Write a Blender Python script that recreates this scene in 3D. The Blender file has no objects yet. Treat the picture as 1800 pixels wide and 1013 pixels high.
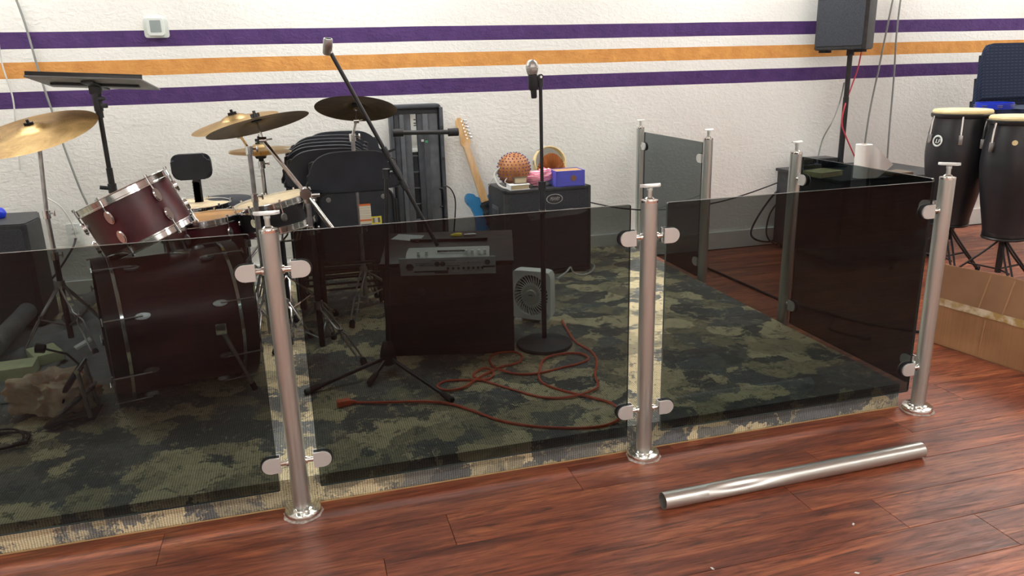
import bpy, bmesh, math, random
from mathutils import Vector as V, Matrix as M, noise
random.seed(7)
S = bpy.context.scene
COL = S.collection
PI = math.pi
# ------------------------------------------------------------------ camera
F, YAW, PIT, ROLL = 1348.93, 0.26533, 0.28413, -0.02701
CAM = V((-1.0110, -2.1071, 1.2668))
fw = V((math.sin(YAW)*math.cos(PIT), math.cos(YAW)*math.cos(PIT), -math.sin(PIT)))
r0 = V((math.cos(YAW), -math.sin(YAW), 0)); u0 = r0.cross(fw)
rt = r0*math.cos(ROLL) + u0*math.sin(ROLL); up = -r0*math.sin(ROLL) + u0*math.cos(ROLL)
cd = bpy.data.cameras.new('camera'); cam = bpy.data.objects.new('camera', cd); COL.objects.link(cam)
cd.sensor_width = 36; cd.lens = F/1800*36; cd.clip_start = .05
m3 = M((rt, up, -fw)).transposed().to_4x4(); m3.translation = CAM; cam.matrix_world = m3
S.camera = cam
S.view_settings.view_transform = 'Standard'; S.view_settings.look = 'None'
S.view_settings.exposure = 0.0; S.view_settings.gamma = 1; S.view_settings.use_curve_mapping = False
w = bpy.data.worlds.new('world'); S.world = w; w.use_nodes = True
w.node_tree.nodes['Background'].inputs[0].default_value = (.9, .95, 1, 1)
w.node_tree.nodes['Background'].inputs[1].default_value = 0.3
LIGHT = 19.0                      # radiance of the ceiling troffers
PZ = .093                         # stage platform height
WY = 2.511                        # back wall plane

def ray(a, b): return fw + rt*((a-900)/F) - up*((b-506.5)/F)
def pz(a, b, z=PZ): d = ray(a, b); return CAM + d*((z-CAM.z)/d.z)
def py(a, b, y): d = ray(a, b); return CAM + d*((y-CAM.y)/d.y)
def px(a, b, x): d = ray(a, b); return CAM + d*((x-CAM.x)/d.x)

# ------------------------------------------------------------------ materials
def mat(name, col=(.5,.5,.5), rough=.5, metal=0., spec=.5, **k):
    m = bpy.data.materials.new(name); m.use_nodes = True
    b = m.node_tree.nodes['Principled BSDF']
    b.inputs['Base Color'].default_value = (*col, 1); b.inputs['Roughness'].default_value = rough
    b.inputs['Metallic'].default_value = metal; b.inputs['Specular IOR Level'].default_value = spec
    for a, v in k.items(): b.inputs[a.replace('_', ' ')].default_value = v
    return m
class N:
    def __init__(s, m): s.t = m.node_tree; s.b = s.t.nodes['Principled BSDF']
    def n(s, t, **k):
        x = s.t.nodes.new(t)
        for a, v in k.items():
            if a.startswith('i_'): x.inputs[a[2:].replace('_', ' ')].default_value = v
            else: setattr(x, a, v)
        return x
    def l(s, a, b): s.t.links.new(a, b)
    def math(s, op, a, b=None):
        x = s.n('ShaderNodeMath', operation=op)
        for i, v in enumerate((a, b)):
            if v is None: continue
            if isinstance(v, (int, float)): x.inputs[i].default_value = v
            else: s.l(v, x.inputs[i])
        return x.outputs[0]
    def mix(s, f, a, b, blend='MIX'):
        x = s.n('ShaderNodeMix', data_type='RGBA', blend_type=blend)
        for i, v in ((0, f), (6, a), (7, b)):
            if isinstance(v, (int, float)): x.inputs[i].default_value = v
            elif isinstance(v, tuple): x.inputs[i].default_value = (*v, 1)
            else: s.l(v, x.inputs[i])
        return x.outputs[2]
    def ramp(s, f, stops, mode='LINEAR'):
        x = s.n('ShaderNodeValToRGB'); r = x.color_ramp; r.interpolation = mode
        while len(r.elements) < len(stops): r.elements.new(.5)
        for e, (p, c) in zip(r.elements, stops):
            e.position = p; e.color = (*c, 1) if isinstance(c, tuple) else (c, c, c, 1)
        s.l(f, x.inputs[0]); return x.outputs[0]
    def noise(s, vec, sc, det=3, rough=.5, dist=0):
        x = s.n('ShaderNodeTexNoise', i_Scale=sc, i_Detail=det, i_Roughness=rough, i_Distortion=dist)
        if vec is not None: s.l(vec, x.inputs['Vector'])
        return x.outputs[0]
    def coords(s, sc=(1,1,1), src='Object'):
        t = s.n('ShaderNodeTexCoord'); mp = s.n('ShaderNodeMapping', i_Scale=sc)
        s.l(t.outputs[src], mp.inputs[0]); return mp.outputs[0]
    def bump(s, h, st=.3, d=.01):
        x = s.n('ShaderNodeBump', i_Strength=st, i_Distance=d); s.l(h, x.inputs['Height']); s.l(x.outputs[0], s.b.inputs['Normal'])

def speck(m, sc=60, amt=.15, bump=0):
    n = N(m); c = n.coords(); f = n.noise(c, sc, 3)
    col = tuple(n.b.inputs['Base Color'].default_value[:3])
    lo = tuple(x*(1-amt) for x in col); hi = tuple(min(1, x*(1+amt)) for x in col)
    n.l(n.ramp(f, [(.3, lo), (.7, hi)]), n.b.inputs['Base Color'])
    if bump: n.bump(n.noise(c, sc*3, 2), bump, .002)
    return m

WALL = mat('wall_paint', (.83,.83,.80), .6, spec=.3)
n = N(WALL); c = n.coords()
sx = n.n('ShaderNodeSeparateXYZ'); n.l(c, sx.inputs[0])
wob = n.math('MULTIPLY', n.math('SUBTRACT', n.noise(n.coords((1.2,1,1)), 1.5, 1), .5), .008)
zz = n.math('ADD', sx.outputs[2], wob)
onwall = n.math('GREATER_THAN', sx.outputs[1], 2.5)
def band(a, b): return n.math('MULTIPLY', n.math('MULTIPLY', n.math('GREATER_THAN', zz, a), n.math('LESS_THAN', zz, b)), onwall)
tone = n.noise(c, 14, 3)
purp = n.ramp(tone, [(.3, (.062,.028,.125)), (.7, (.088,.042,.165))])
oran = n.ramp(tone, [(.3, (.60,.27,.075)), (.7, (.74,.36,.105))])
wh = n.ramp(n.noise(c, 2.2, 4), [(.3, (.80,.80,.775)), (.7, (.86,.86,.835))])
k = n.mix(band(1.405, 1.487), wh, purp); k = n.mix(band(1.26, 1.34), k, oran); k = n.mix(band(1.11, 1.194), k, purp)
n.l(k, n.b.inputs['Base Color'])
n.bump(n.ramp(n.noise(n.coords((.6,.6,1)), 60, 3, .55, .5), [(.40, 0.), (.66, 1.)]), .30, .004)
PLAINW = speck(mat('plain_wall', (.72,.72,.69), .7), 6, .04)
CEIL = speck(mat('ceiling_tile', (.8,.8,.78), .8), 80, .08, .3)
TRIMW = speck(mat('white_trim', (.70,.71,.69), .4), 8, .05)

WOOD = mat('vinyl_wood', (.2,.07,.04), .42)
n = N(WOOD); oi = n.n('ShaderNodeObjectInfo'); tc = n.n('ShaderNodeTexCoord')
off = n.n('ShaderNodeVectorMath', operation='SCALE'); off.inputs[3].default_value = 37.
cmb = n.n('ShaderNodeCombineXYZ')
for i in range(3): n.l(oi.outputs['Random'], cmb.inputs[i])
n.l(cmb.outputs[0], off.inputs[0])
ad = n.n('ShaderNodeVectorMath', operation='ADD'); n.l(tc.outputs['Object'], ad.inputs[0]); n.l(off.outputs[0], ad.inputs[1])
mp = n.n('ShaderNodeMapping', i_Scale=(1.0, 9, 9)); n.l(ad.outputs[0], mp.inputs[0])
mp2 = n.n('ShaderNodeMapping', i_Scale=(2.2, 34, 34)); n.l(ad.outputs[0], mp2.inputs[0])
mp3 = n.n('ShaderNodeMapping', i_Scale=(.9, 6, 6)); n.l(ad.outputs[0], mp3.inputs[0])
big = n.noise(mp.outputs[0], 1.6, 5, .6, 1.3)
fine = n.noise(mp2.outputs[0], 3.0, 5, .7, .8)
col = n.ramp(big, [(.26, (.085,.024,.015)), (.40, (.19,.050,.027)), (.54, (.30,.085,.040)), (.68, (.44,.145,.062)), (.82, (.25,.072,.038))])
col = n.mix(.75, col, n.ramp(fine, [(.33, .25), (.46, .90), (.66, 1.45)]), 'MULTIPLY')
tint = n.ramp(oi.outputs['Random'], [(0., (.80,.78,.80)), (.5, (1.,1.,1.)), (1., (1.18,1.12,1.05))])
col = n.mix(1., col, tint, 'MULTIPLY')
cg = n.math('FRACT', n.math('MULTIPLY', n.noise(mp3.outputs[0], 1.2, 2, .35, .25), 22.))
col = n.mix(.55, col, n.ramp(cg, [(0., .62), (.22, .95), (.8, 1.12), (1., .62)]), 'MULTIPLY')
blk = n.noise(mp.outputs[0], 3.1, 4, .6, 2.); col = n.mix(n.ramp(blk, [(.60, 0.), (.70, .7)]), col, (.035,.014,.012))
knot = n.n('ShaderNodeTexWave', wave_type='RINGS', i_Scale=2.2, i_Distortion=5, i_Detail=3); n.l(mp.outputs[0], knot.inputs[0])
col = n.mix(.2, col, n.ramp(knot.outputs[1], [(.0, .55), (.35, 1.), (1., 1.)]), 'MULTIPLY')
n.l(col, n.b.inputs['Base Color']); n.bump(fine, .25, .0015)
n.l(n.ramp(fine, [(.3, .5), (.7, .32)]), n.b.inputs['Roughness'])
GREYC = speck(mat('grey_beige_carpet', (.38,.36,.32), .95), 30, .15)
SEAM = mat('plank_seam', (.07,.022,.014), .8)

CARP = mat('camouflage_carpet', (.3,.3,.2), .95, spec=.1)
n = N(CARP); c = n.coords()
wn = n.n('ShaderNodeTexNoise', i_Scale=7., i_Detail=4, i_Roughness=.6); n.l(c, wn.inputs[0])
wv = n.n('ShaderNodeVectorMath', operation='SCALE'); wv.inputs[3].default_value = .16; n.l(wn.outputs[1], wv.inputs[0])
wa = n.n('ShaderNodeVectorMath', operation='ADD'); n.l(c, wa.inputs[0]); n.l(wv.outputs[0], wa.inputs[1])
wf = n.n('ShaderNodeTexNoise', i_Scale=90., i_Detail=3); n.l(c, wf.inputs[0]); wf2 = n.n('ShaderNodeVectorMath', operation='SCALE'); wf2.inputs[3].default_value = .035; n.l(wf.outputs[1], wf2.inputs[0])
wc = n.n('ShaderNodeVectorMath', operation='ADD'); n.l(wa.outputs[0], wc.inputs[0]); n.l(wf2.outputs[0], wc.inputs[1]); wa = wc
vo = n.n('ShaderNodeTexVoronoi', i_Scale=8.5); n.l(wa.outputs[0], vo.inputs['Vector'])
sp = n.n('ShaderNodeSeparateColor'); n.l(vo.outputs['Color'], sp.inputs[0])
base = n.ramp(sp.outputs[0], [(0, (.15,.155,.15)), (.20, (.66,.57,.37)), (.36, (.22,.22,.20)), (.50, (.46,.41,.27)), (.64, (.19,.20,.205)), (.74, (.34,.31,.22)), (.86, (.72,.63,.41))], 'CONSTANT')
vein = n.noise(wa.outputs[0], 20, 5, .7, .8)
base = n.mix(n.ramp(vein, [(.54, 0.), (.60, .8)]), base, (.13,.135,.135))
base = n.mix(n.ramp(n.noise(wa.outputs[0], 9, 4, .7, 2.), [(.57, 0.), (.61, .7)]), base, (.62,.54,.35))
wx = n.n('ShaderNodeTexWave', bands_direction='X', i_Scale=42., i_Distortion=2.5); n.l(c, wx.inputs[0])
wy = n.n('ShaderNodeTexWave', bands_direction='Y', i_Scale=60., i_Distortion=2.5); n.l(c, wy.inputs[0])
wz = n.n('ShaderNodeTexWave', bands_direction='Z', i_Scale=60., i_Distortion=2.5); n.l(c, wz.inputs[0])
wev = n.math('MULTIPLY', n.math('ADD', wx.outputs[1], .3), n.math('ADD', n.math('MULTIPLY', wy.outputs[1], wz.outputs[1]), .3))
base = n.mix(.85, base, n.ramp(wev, [(0.1, .45), (.9, 1.35)]), 'MULTIPLY')
n.l(base, n.b.inputs['Base Color']); n.bump(wev, .5, .003)

def steel(name, col, rough, me=1.):
    m = mat(name, col, rough, me); n = N(m)
    f = n.noise(n.coords((60, 60, 4)), 3, 2)
    n.l(n.ramp(f, [(.3, rough*.95), (.7, rough*1.06)]), n.b.inputs['Roughness']); 
    return m
STEEL = steel('brushed_steel', (.57,.61,.59), .30, .86)
SATIN = steel('satin_steel', (.64,.64,.625), .48, .6)
POLI = mat('polished_steel', (.80,.79,.76), .14, 1.)
PIPE = steel('tube_steel', (.56,.55,.52), .36, .9)
CHROME = speck(mat('chrome', (.75,.76,.77), .12, 1.), 30, .06)
DCHROME = speck(mat('dull_chrome', (.42,.42,.43), .3, 1.), 40, .2)
RUBBER = speck(mat('black_rubber', (.012,.012,.013), .7), 40, .2)
BLACK = speck(mat('black_plastic', (.018,.020,.026), .45), 60, .25, .15)
BLACKM = speck(mat('black_painted_metal', (.016,.017,.02), .35), 60, .2)
CHARC = speck(mat('charcoal_plastic', (.055,.062,.075), .5), 20, .25, .1)
CHARCL = speck(mat('grey_plastic_web', (.10,.11,.125), .5), 20, .2, .1)
VINYL = mat('navy_black_upholstery', (.020,.023,.034), .75); n = N(VINYL); n.bump(n.noise(n.coords(), 900, 2), .3, .001)
n.l(n.ramp(n.noise(n.coords(), 12, 3), [(.3, (.016,.019,.028)), (.7, (.026,.030,.042))]), n.b.inputs['Base Color'])
CABV = mat('cabinet_vinyl', (.022,.024,.028), .55); n = N(CABV); n.bump(n.noise(n.coords(), 350, 3), .5, .0015)
n.l(n.ramp(n.noise(n.coords(), 30, 3), [(.3, (.016,.018,.022)), (.7, (.034,.036,.040))]), n.b.inputs['Base Color'])
GRILL = mat('speaker_grille', (.012,.016,.026), .6)
n = N(GRILL); vg = n.n('ShaderNodeTexVoronoi', i_Scale=240.); n.l(n.coords(), vg.inputs['Vector'])
n.l(n.ramp(vg.outputs[0], [(.25, (.006,.008,.013)), (.5, (.030,.036,.050))]), n.b.inputs['Base Color']); n.bump(vg.outputs[0], .4, .001)
DWOOD = mat('dark_stained_panel', (.03,.016,.014), .4)
n = N(DWOOD); f = n.noise(n.coords((3, 3, 40)), 2.5, 4, .6, .6)
n.l(n.ramp(f, [(.3, (.012,.008,.009)), (.7, (.034,.019,.017))]), n.b.inputs['Base Color'])
MAR = mat('maroon_shell', (.09,.014,.02), .33)
n = N(MAR); f = n.noise(n.coords((4, 4, 4)), 1.6, 4, .6, .5)
n.l(n.ramp(f, [(.3, (.036,.008,.012)), (.55, (.085,.014,.021)), (.75, (.16,.024,.03))]), n.b.inputs['Base Color'])
DMAR = speck(mat('dark_maroon_hoop', (.030,.010,.012), .35), 12, .25)
BSHELL = speck(mat('black_shell', (.015,.015,.018), .3), 20, .2)
HEAD = speck(mat('drum_head', (.72,.60,.40), .5), 18, .12)
HEADT = speck(mat('amber_drum_head', (.62,.34,.13), .45), 14, .18)
HIDE = speck(mat('pale_hide', (.80,.66,.36), .55), 18, .12)
def cymb(name, a, b, rough=.3):
    m = mat(name, a, rough, .9); n = N(m); c = n.coords()
    ln = n.n('ShaderNodeVectorMath', operation='LENGTH'); n.l(c, ln.inputs[0])
    g = n.n('ShaderNodeTexWave', wave_type='RINGS', rings_direction='Z', i_Scale=32., i_Distortion=.6, i_Detail=2); n.l(c, g.inputs[0])
    n.l(n.mix(.4, n.ramp(n.noise(c, 9, 5, .7, 1.), [(.3, a), (.72, b)]), n.ramp(g.outputs[1], [(0., .7), (1., 1.)]), 'MULTIPLY'), n.b.inputs['Base Color'])
    n.bump(g.outputs[1], .08, .001); return m
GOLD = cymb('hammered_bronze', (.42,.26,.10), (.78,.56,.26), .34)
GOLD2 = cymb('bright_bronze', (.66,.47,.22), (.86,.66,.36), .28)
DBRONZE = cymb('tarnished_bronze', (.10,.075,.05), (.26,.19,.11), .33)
MAPLE = mat('maple', (.72,.45,.20), .4); n = N(MAPLE)
n.l(n.ramp(n.noise(n.coords((6, 6, 1)), 10, 4), [(.3, (.58,.33,.13)), (.7, (.80,.54,.27))]), n.b.inputs['Base Color'])
BLUE = speck(mat('blue_lacquer', (.03,.19,.42), .25), 10, .15)
WPLA = speck(mat('white_plastic', (.68,.72,.70), .4), 12, .05)
FANW = speck(mat('fan_white', (.88,.90,.87), .4), 12, .03)
FAND = speck(mat('fan_dark_grey', (.045,.05,.048), .5), 12, .08)
FANG = speck(mat('fan_grey', (.58,.60,.54), .5), 12, .08)
ORCORD = speck(mat('orange_cord', (.78,.13,.055), .5), 30, .15)
BCORD = speck(mat('black_cable', (.010,.010,.012), .5), 30, .2)
GCORD = speck(mat('grey_cable', (.26,.27,.26), .6), 30, .1)
WCORD = speck(mat('white_cable', (.62,.62,.6), .5), 30, .06)
RCORD = speck(mat('red_cable', (.62,.06,.09), .5), 30, .1)
PAPER = speck(mat('paper', (.80,.82,.84), .8), 14, .05)
PAGE = mat('book_pages', (.60,.52,.34), .8); n = N(PAGE)
n.l(n.ramp(n.noise(n.coords((2, 2, 300)), 3, 2), [(.4, (.42,.36,.22)), (.6, (.72,.63,.42))]), n.b.inputs['Base Color'])
COVER = speck(mat('olive_cover', (.30,.29,.15), .6), 20, .15)
BRCOVER = speck(mat('brown_cover', (.14,.10,.07), .6), 20, .2)
YEL = speck(mat('yellow_plastic', (.80,.66,.05), .5), 20, .08)
WHL = mat('label_white', (.78,.76,.66), .6); n = N(WHL)
n.l(n.ramp(n.noise(n.coords((1, 1, 130)), 3, 2), [(.42, (.58,.55,.44)), (.5, (.82,.79,.66))]), n.b.inputs['Base Color'])
ORL = speck(mat('label_orange', (.75,.20,.05), .6), 20, .1)
YLL = speck(mat('label_yellow', (.85,.75,.08), .6), 20, .06)
BARC = mat('label_print', (.7,.7,.6), .6); n = N(BARC)
n.l(n.ramp(n.noise(n.coords((420, 1, 1)), 1, 1), [(.48, (.10,.10,.09)), (.52, (.80,.78,.66))]), n.b.inputs['Base Color'])
LCD = speck(mat('grey_display', (.26,.31,.31), .3), 12, .06)
GLASSM = bpy.data.materials.new('smoked_glass'); GLASSM.use_nodes = True
t = GLASSM.node_tree; t.nodes.clear()
o = t.nodes.new('ShaderNodeOutputMaterial'); mx = t.nodes.new('ShaderNodeMixShader'); fr = t.nodes.new('ShaderNodeFresnel')
tr = t.nodes.new('ShaderNodeBsdfTransparent'); gl = t.nodes.new('ShaderNodeBsdfGlossy')
fr.inputs[0].default_value = 1.5; tr.inputs[0].default_value = (.415,.445,.438,1); gl.inputs['Roughness'].default_value = .015; gl.inputs[0].default_value = (.50,.57,.68,1)
gm = t.nodes.new('ShaderNodeNewGeometry'); ml = t.nodes.new('ShaderNodeMath'); ml.operation = 'MULTIPLY'
inv = t.nodes.new('ShaderNodeMath'); inv.operation = 'SUBTRACT'; inv.inputs[0].default_value = 1.; t.links.new(gm.outputs['Backfacing'], inv.inputs[1])
t.links.new(fr.outputs[0], ml.inputs[0]); t.links.new(inv.outputs[0], ml.inputs[1])
t.links.new(ml.outputs[0], mx.inputs[0]); t.links.new(tr.outputs[0], mx.inputs[1]); t.links.new(gl.outputs[0], mx.inputs[2]); t.links.new(mx.outputs[0], o.inputs[0])
EDGE = mat('ground_glass_edge', (.07,.085,.08), .22, spec=.8)
CARD = mat('corrugated_cardboard', (.42,.25,.11), .85)
n = N(CARD); c = n.coords()
n.l(n.mix(.5, n.ramp(n.noise(c, 4, 4), [(.3, (.34,.175,.082)), (.7, (.50,.275,.135))]), n.ramp(n.noise(n.coords((1, 160, 1)), 2, 1), [(.3, .85), (.7, 1.1)]), 'MULTIPLY'), n.b.inputs['Base Color'])
CARDB = speck(mat('cardboard_darker', (.28,.145,.075), .85), 5, .18)
CREASE = speck(mat('cardboard_crease', (.40,.225,.115), .85), 8, .1)
CARDI = speck(mat('cardboard_inside', (.46,.29,.14), .85), 8, .1)
TAPE = mat('clear_tape', (.62,.50,.30), .12, spec=1.); n = N(TAPE); n.bump(n.noise(n.coords(), 40, 4), .8, .006)
n.l(n.ramp(n.noise(n.coords((6,6,6)), 3, 3), [(.45, (.50,.34,.13)), (.62, (.80,.72,.55))]), n.b.inputs['Base Color'])
BAG = mat('tan_plastic_bag', (.50,.33,.21), .3, Subsurface_Weight=.3)
n = N(BAG); c = n.coords()
k = n.ramp(n.noise(c, 11, 4, .6, 1.), [(.3, (.62,.44,.30)), (.6, (.92,.72,.54))])
k = n.mix(n.ramp(n.noise(c, 7, 3, .6, 2.), [(.62, 0.), (.66, .6)]), k, (.60,.17,.06)); n.l(k, n.b.inputs['Base Color'])
n.bump(n.noise(c, 22, 6, .7, 1.5), .8, .02)
SHEET = mat('grey_sheeting', (.13,.14,.15), .4)
n = N(SHEET); c = n.coords(); n.l(n.ramp(n.noise(c, 4, 4, .6, 1), [(.3, (.10,.11,.12)), (.7, (.24,.25,.26))]), n.b.inputs['Base Color']); n.bump(n.noise(c, 14, 6, .7, 1.5), .7, .02)
FOAM = speck(mat('pale_green_foam', (.52,.55,.34), .8), 30, .1)
GOURD = mat('gourd', (.40,.16,.05), .5); n = N(GOURD)
n.l(n.ramp(n.noise(n.coords(), 14, 3), [(.3, (.28,.10,.03)), (.7, (.50,.22,.08))]), n.b.inputs['Base Color'])
BEAD = speck(mat('purple_bead', (.07,.05,.20), .3), 40, .2)
PINK = mat('pink_cloth', (.85,.25,.38), .8); n = N(PINK)
wv2 = n.n('ShaderNodeTexWave', bands_direction='Z', i_Scale=28., i_Distortion=3.); n.l(n.coords(), wv2.inputs[0])
n.l(n.ramp(wv2.outputs[1], [(.3, (.85,.16,.32)), (.7, (.90,.55,.60))]), n.b.inputs['Base Color'])
BLUBOX = speck(mat('violet_blue_card', (.10,.11,.62), .4), 10, .1)
CORK = speck(mat('brown_disc', (.20,.10,.06), .6), 20, .2)
STRAW = mat('orange_ribbed_shell', (.62,.24,.07), .5); n = N(STRAW)
n.l(n.ramp(n.noise(n.coords(), 25, 3), [(.3, (.48,.17,.05)), (.7, (.74,.36,.14))]), n.b.inputs['Base Color'])
NAVY = mat('navy_fabric', (.012,.022,.060), .85)
n = N(NAVY); br = n.n('ShaderNodeTexBrick', i_Scale=1., offset=.5); br.inputs['Brick Width'].default_value = .030; br.inputs['Row Height'].default_value = .022; br.inputs['Mortar Size'].default_value = .0014
tcx = n.n('ShaderNodeTexCoord'); sxx = n.n('ShaderNodeSeparateXYZ'); n.l(tcx.outputs['Object'], sxx.inputs[0])
cm = n.n('ShaderNodeCombineXYZ'); n.l(sxx.outputs[0], cm.inputs[0]); n.l(n.math('ADD', sxx.outputs[2], sxx.outputs[1]), cm.inputs[1]); n.l(cm.outputs[0], br.inputs[0])
rowm = n.math('GREATER_THAN', n.math('MODULO', n.math('MULTIPLY', n.math('ADD', n.math('ADD', sxx.outputs[2], sxx.outputs[1]), 5.), 45.), 1.), .90)
dsh = n.math('GREATER_THAN', n.math('MODULO', n.math('MULTIPLY', n.math('ADD', sxx.outputs[0], 5.), 30.), 1.), .35)
n.l(n.mix(n.math('MULTIPLY', n.math('MULTIPLY', rowm, dsh), .7), (.010,.020,.055), (.11,.15,.24)), n.b.inputs['Base Color'])
CBLUE = speck(mat('bright_blue_plastic', (.01,.04,.62), .3), 20, .06)
ROLLP = mat('paper_towel', (.82,.82,.80), .9); n = N(ROLLP); n.bump(n.noise(n.coords(), 120, 2), .4, .002)
n.l(n.ramp(n.noise(n.coords(), 6, 2), [(.3, (.78,.78,.76)), (.7, (.85,.85,.83))]), n.b.inputs['Base Color'])
MIXG = speck(mat('mixer_grey', (.30,.33,.34), .45), 30, .08)
MIXL = speck(mat('mixer_top', (.42,.44,.42), .45), 30, .08)
INK = speck(mat('dark_ink', (.03,.03,.035), .5), 20, .2)
SILV = speck(mat('silver_print', (.42,.44,.46), .35, .3), 20, .1)
EMIT = mat('lamp_diffuser', (.9,.9,.9), .5); b = EMIT.node_tree.nodes['Principled BSDF']
b.inputs['Emission Color'].default_value = (1, 1, .955, 1); b.inputs['Emission Strength'].default_value = LIGHT
GREENS = speck(mat('green_sticker', (.08,.42,.22), .5), 20, .1)
TRAYM = speck(mat('grey_tray', (.16,.165,.17), .5), 12, .1)
TAPEG = speck(mat('grey_cloth_tape', (.22,.23,.26), .6), 30, .12)
BALL = mat('mic_mesh', (.45,.45,.44), .35, .8); n = N(BALL)
vg = n.n('ShaderNodeTexVoronoi', i_Scale=500.); n.l(n.coords(), vg.inputs['Vector']); n.l(n.ramp(vg.outputs[0], [(.2, .12), (.5, .6)]), n.b.inputs['Base Color'])
DUST = speck(mat('white_sealant', (.42,.36,.33), .8), 90, .4)

# ------------------------------------------------------------------ mesh helpers
def B(): return bmesh.new()
def orient(p, d, xhint=V((1, 0, 0))):
    z = V(d).normalized(); x = V(xhint) - z*V(xhint).dot(z)
    if x.length < 1e-4: x = V((0, 1, 0)) - z*z.y
    x.normalize(); y = z.cross(x)
    m = M((x, y, z)).transposed().to_4x4(); m.translation = V(p); return m
def box(bm, c, s, rot=None, bev=0):
    r = bmesh.ops.create_cube(bm, size=1); vs = r['verts']
    bmesh.ops.scale(bm, vec=s, verts=vs)
    if bev:
        es = list({e for v in vs for e in v.link_edges})
        rr = bmesh.ops.bevel(bm, geom=es, offset=bev, segments=2, affect='EDGES', profile=.6)
        vs = list({v for f in rr['faces'] for v in f.verts} | {v for v in vs if v.is_valid})
    m = M.Translation(V(c)) @ (rot.to_4x4() if rot is not None else M.Identity(4))
    bmesh.ops.transform(bm, matrix=m, verts=vs); return bm
def lathe(bm, prof, mtx=None, seg=24, caps=True):
    rings = []
    mtx = mtx or M.Identity(4)
    for r, z in prof:
        if r < 1e-6: rings.append([bm.verts.new(mtx @ V((0, 0, z)))])
        else: rings.append([bm.verts.new(mtx @ V((r*math.cos(2*PI*i/seg), r*math.sin(2*PI*i/seg), z))) for i in range(seg)])
    for a, b in zip(rings, rings[1:]):
        for i in range(seg):
            j = (i+1) % seg
            if len(a) == 1 and len(b) == 1: continue
            if len(a) == 1: bm.faces.new((a[0], b[j], b[i]))
            elif len(b) == 1: bm.faces.new((a[i], a[j], b[0]))
            else: bm.faces.new((a[i], a[j], b[j], b[i]))
    if caps:
        if len(rings[0]) > 1: bm.faces.new(rings[0][::-1])
        if len(rings[-1]) > 1: bm.faces.new(rings[-1])
    return bm
def cyl(bm, a, b, r, r2=None, seg=14):
    a, b = V(a), V(b); return lathe(bm, [(r, 0), (r2 if r2 is not None else r, (b-a).length)], orient(a, b-a), seg)
def ring(bm, mtx, R, r, seg=32, s2=6, zs=1.):
    pr = [[bm.verts.new(mtx @ V(((R+r*math.cos(2*PI*j/s2))*math.cos(2*PI*i/seg), (R+r*math.cos(2*PI*j/s2))*math.sin(2*PI*i/seg), zs*r*math.sin(2*PI*j/s2)))) for j in range(s2)] for i in range(seg)]
    for i in range(seg):
        for j in range(s2):
            bm.faces.new((pr[i][j], pr[(i+1) % seg][j], pr[(i+1) % seg][(j+1) % s2], pr[i][(j+1) % s2]))
    return bm
def smoothp(pts, k=6, closed=False):
    pts = [V(p) for p in pts]; out = []; n = len(pts)
    for i in range(n if closed else n-1):
        p0 = pts[(i-1) % n] if closed or i > 0 else pts[0]; p1 = pts[i]; p2 = pts[(i+1) % n]
        p3 = pts[(i+2) % n] if closed or i+2 < n else pts[-1]
        for j in range(k):
            t = j/k; out.append(.5*((2*p1)+(-p0+p2)*t+(2*p0-5*p1+4*p2-p3)*t*t+(-p0+3*p1-3*p2+p3)*t**3))
    if not closed: out.append(pts[-1])
    return out
def tube(bm, pts, r, seg=8, closed=False, k=0, rads=None):
    if k: pts = smoothp(pts, k, closed)
    pts = [V(p) for p in pts]; n = len(pts); rings = []; nrm = None
    for i, p in enumerate(pts):
        d = (pts[(i+1) % n] - pts[i-1]) if closed else (pts[min(i+1, n-1)] - pts[max(i-1, 0)])
        d.normalize()
        if nrm is None: nrm = V((0, 0, 1)).cross(d) if abs(d.z) < .9 else V((1, 0, 0)).cross(d)
        nrm = nrm - d*nrm.dot(d)
        if nrm.length < 1e-6: nrm = d.orthogonal()
        nrm.normalize(); bi = d.cross(nrm); rr = rads[i] if rads else r
        rings.append([bm.verts.new(p + (nrm*math.cos(2*PI*j/seg) + bi*math.sin(2*PI*j/seg))*rr) for j in range(seg)])
    for i in range(n if closed else n-1):
        a, b = rings[i], rings[(i+1) % n]
        for j in range(seg): bm.faces.new((a[j], a[(j+1) % seg], b[(j+1) % seg], b[j]))
    if not closed: bm.faces.new(rings[0][::-1]); bm.faces.new(rings[-1])
    return bm
def prism(bm, outl, d, mtx=None, bev=0):
    mtx = mtx or M.Identity(4)
    a = [bm.verts.new(mtx @ V((x, y, 0))) for x, y in outl]; b = [bm.verts.new(mtx @ V((x, y, d))) for x, y in outl]
    fs = [bm.faces.new(a[::-1]), bm.faces.new(b)]; n = len(outl)
    for i in range(n): fs.append(bm.faces.new((a[i], a[(i+1) % n], b[(i+1) % n], b[i])))
    if bev:
        es = list({e for f in fs[:2] for e in f.edges})
        bmesh.ops.bevel(bm, geom=es, offset=bev, segments=2, affect='EDGES')
    return bm
def rrect(w, h, r, k=5):
    o = []
    for cx, cy, a0 in ((w/2-r, h/2-r, 0), (-w/2+r, h/2-r, 90), (-w/2+r, -h/2+r, 180), (w/2-r, -h/2+r, 270)):
        for i in range(k+1):
            a = math.radians(a0 + 90*i/k); o.append((cx + r*math.cos(a), cy + r*math.sin(a)))
    return o
XZ = lambda p, d=V((0, -1, 0)): orient(p, d, V((1, 0, 0)))   # local x along world x, z axis = d

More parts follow.
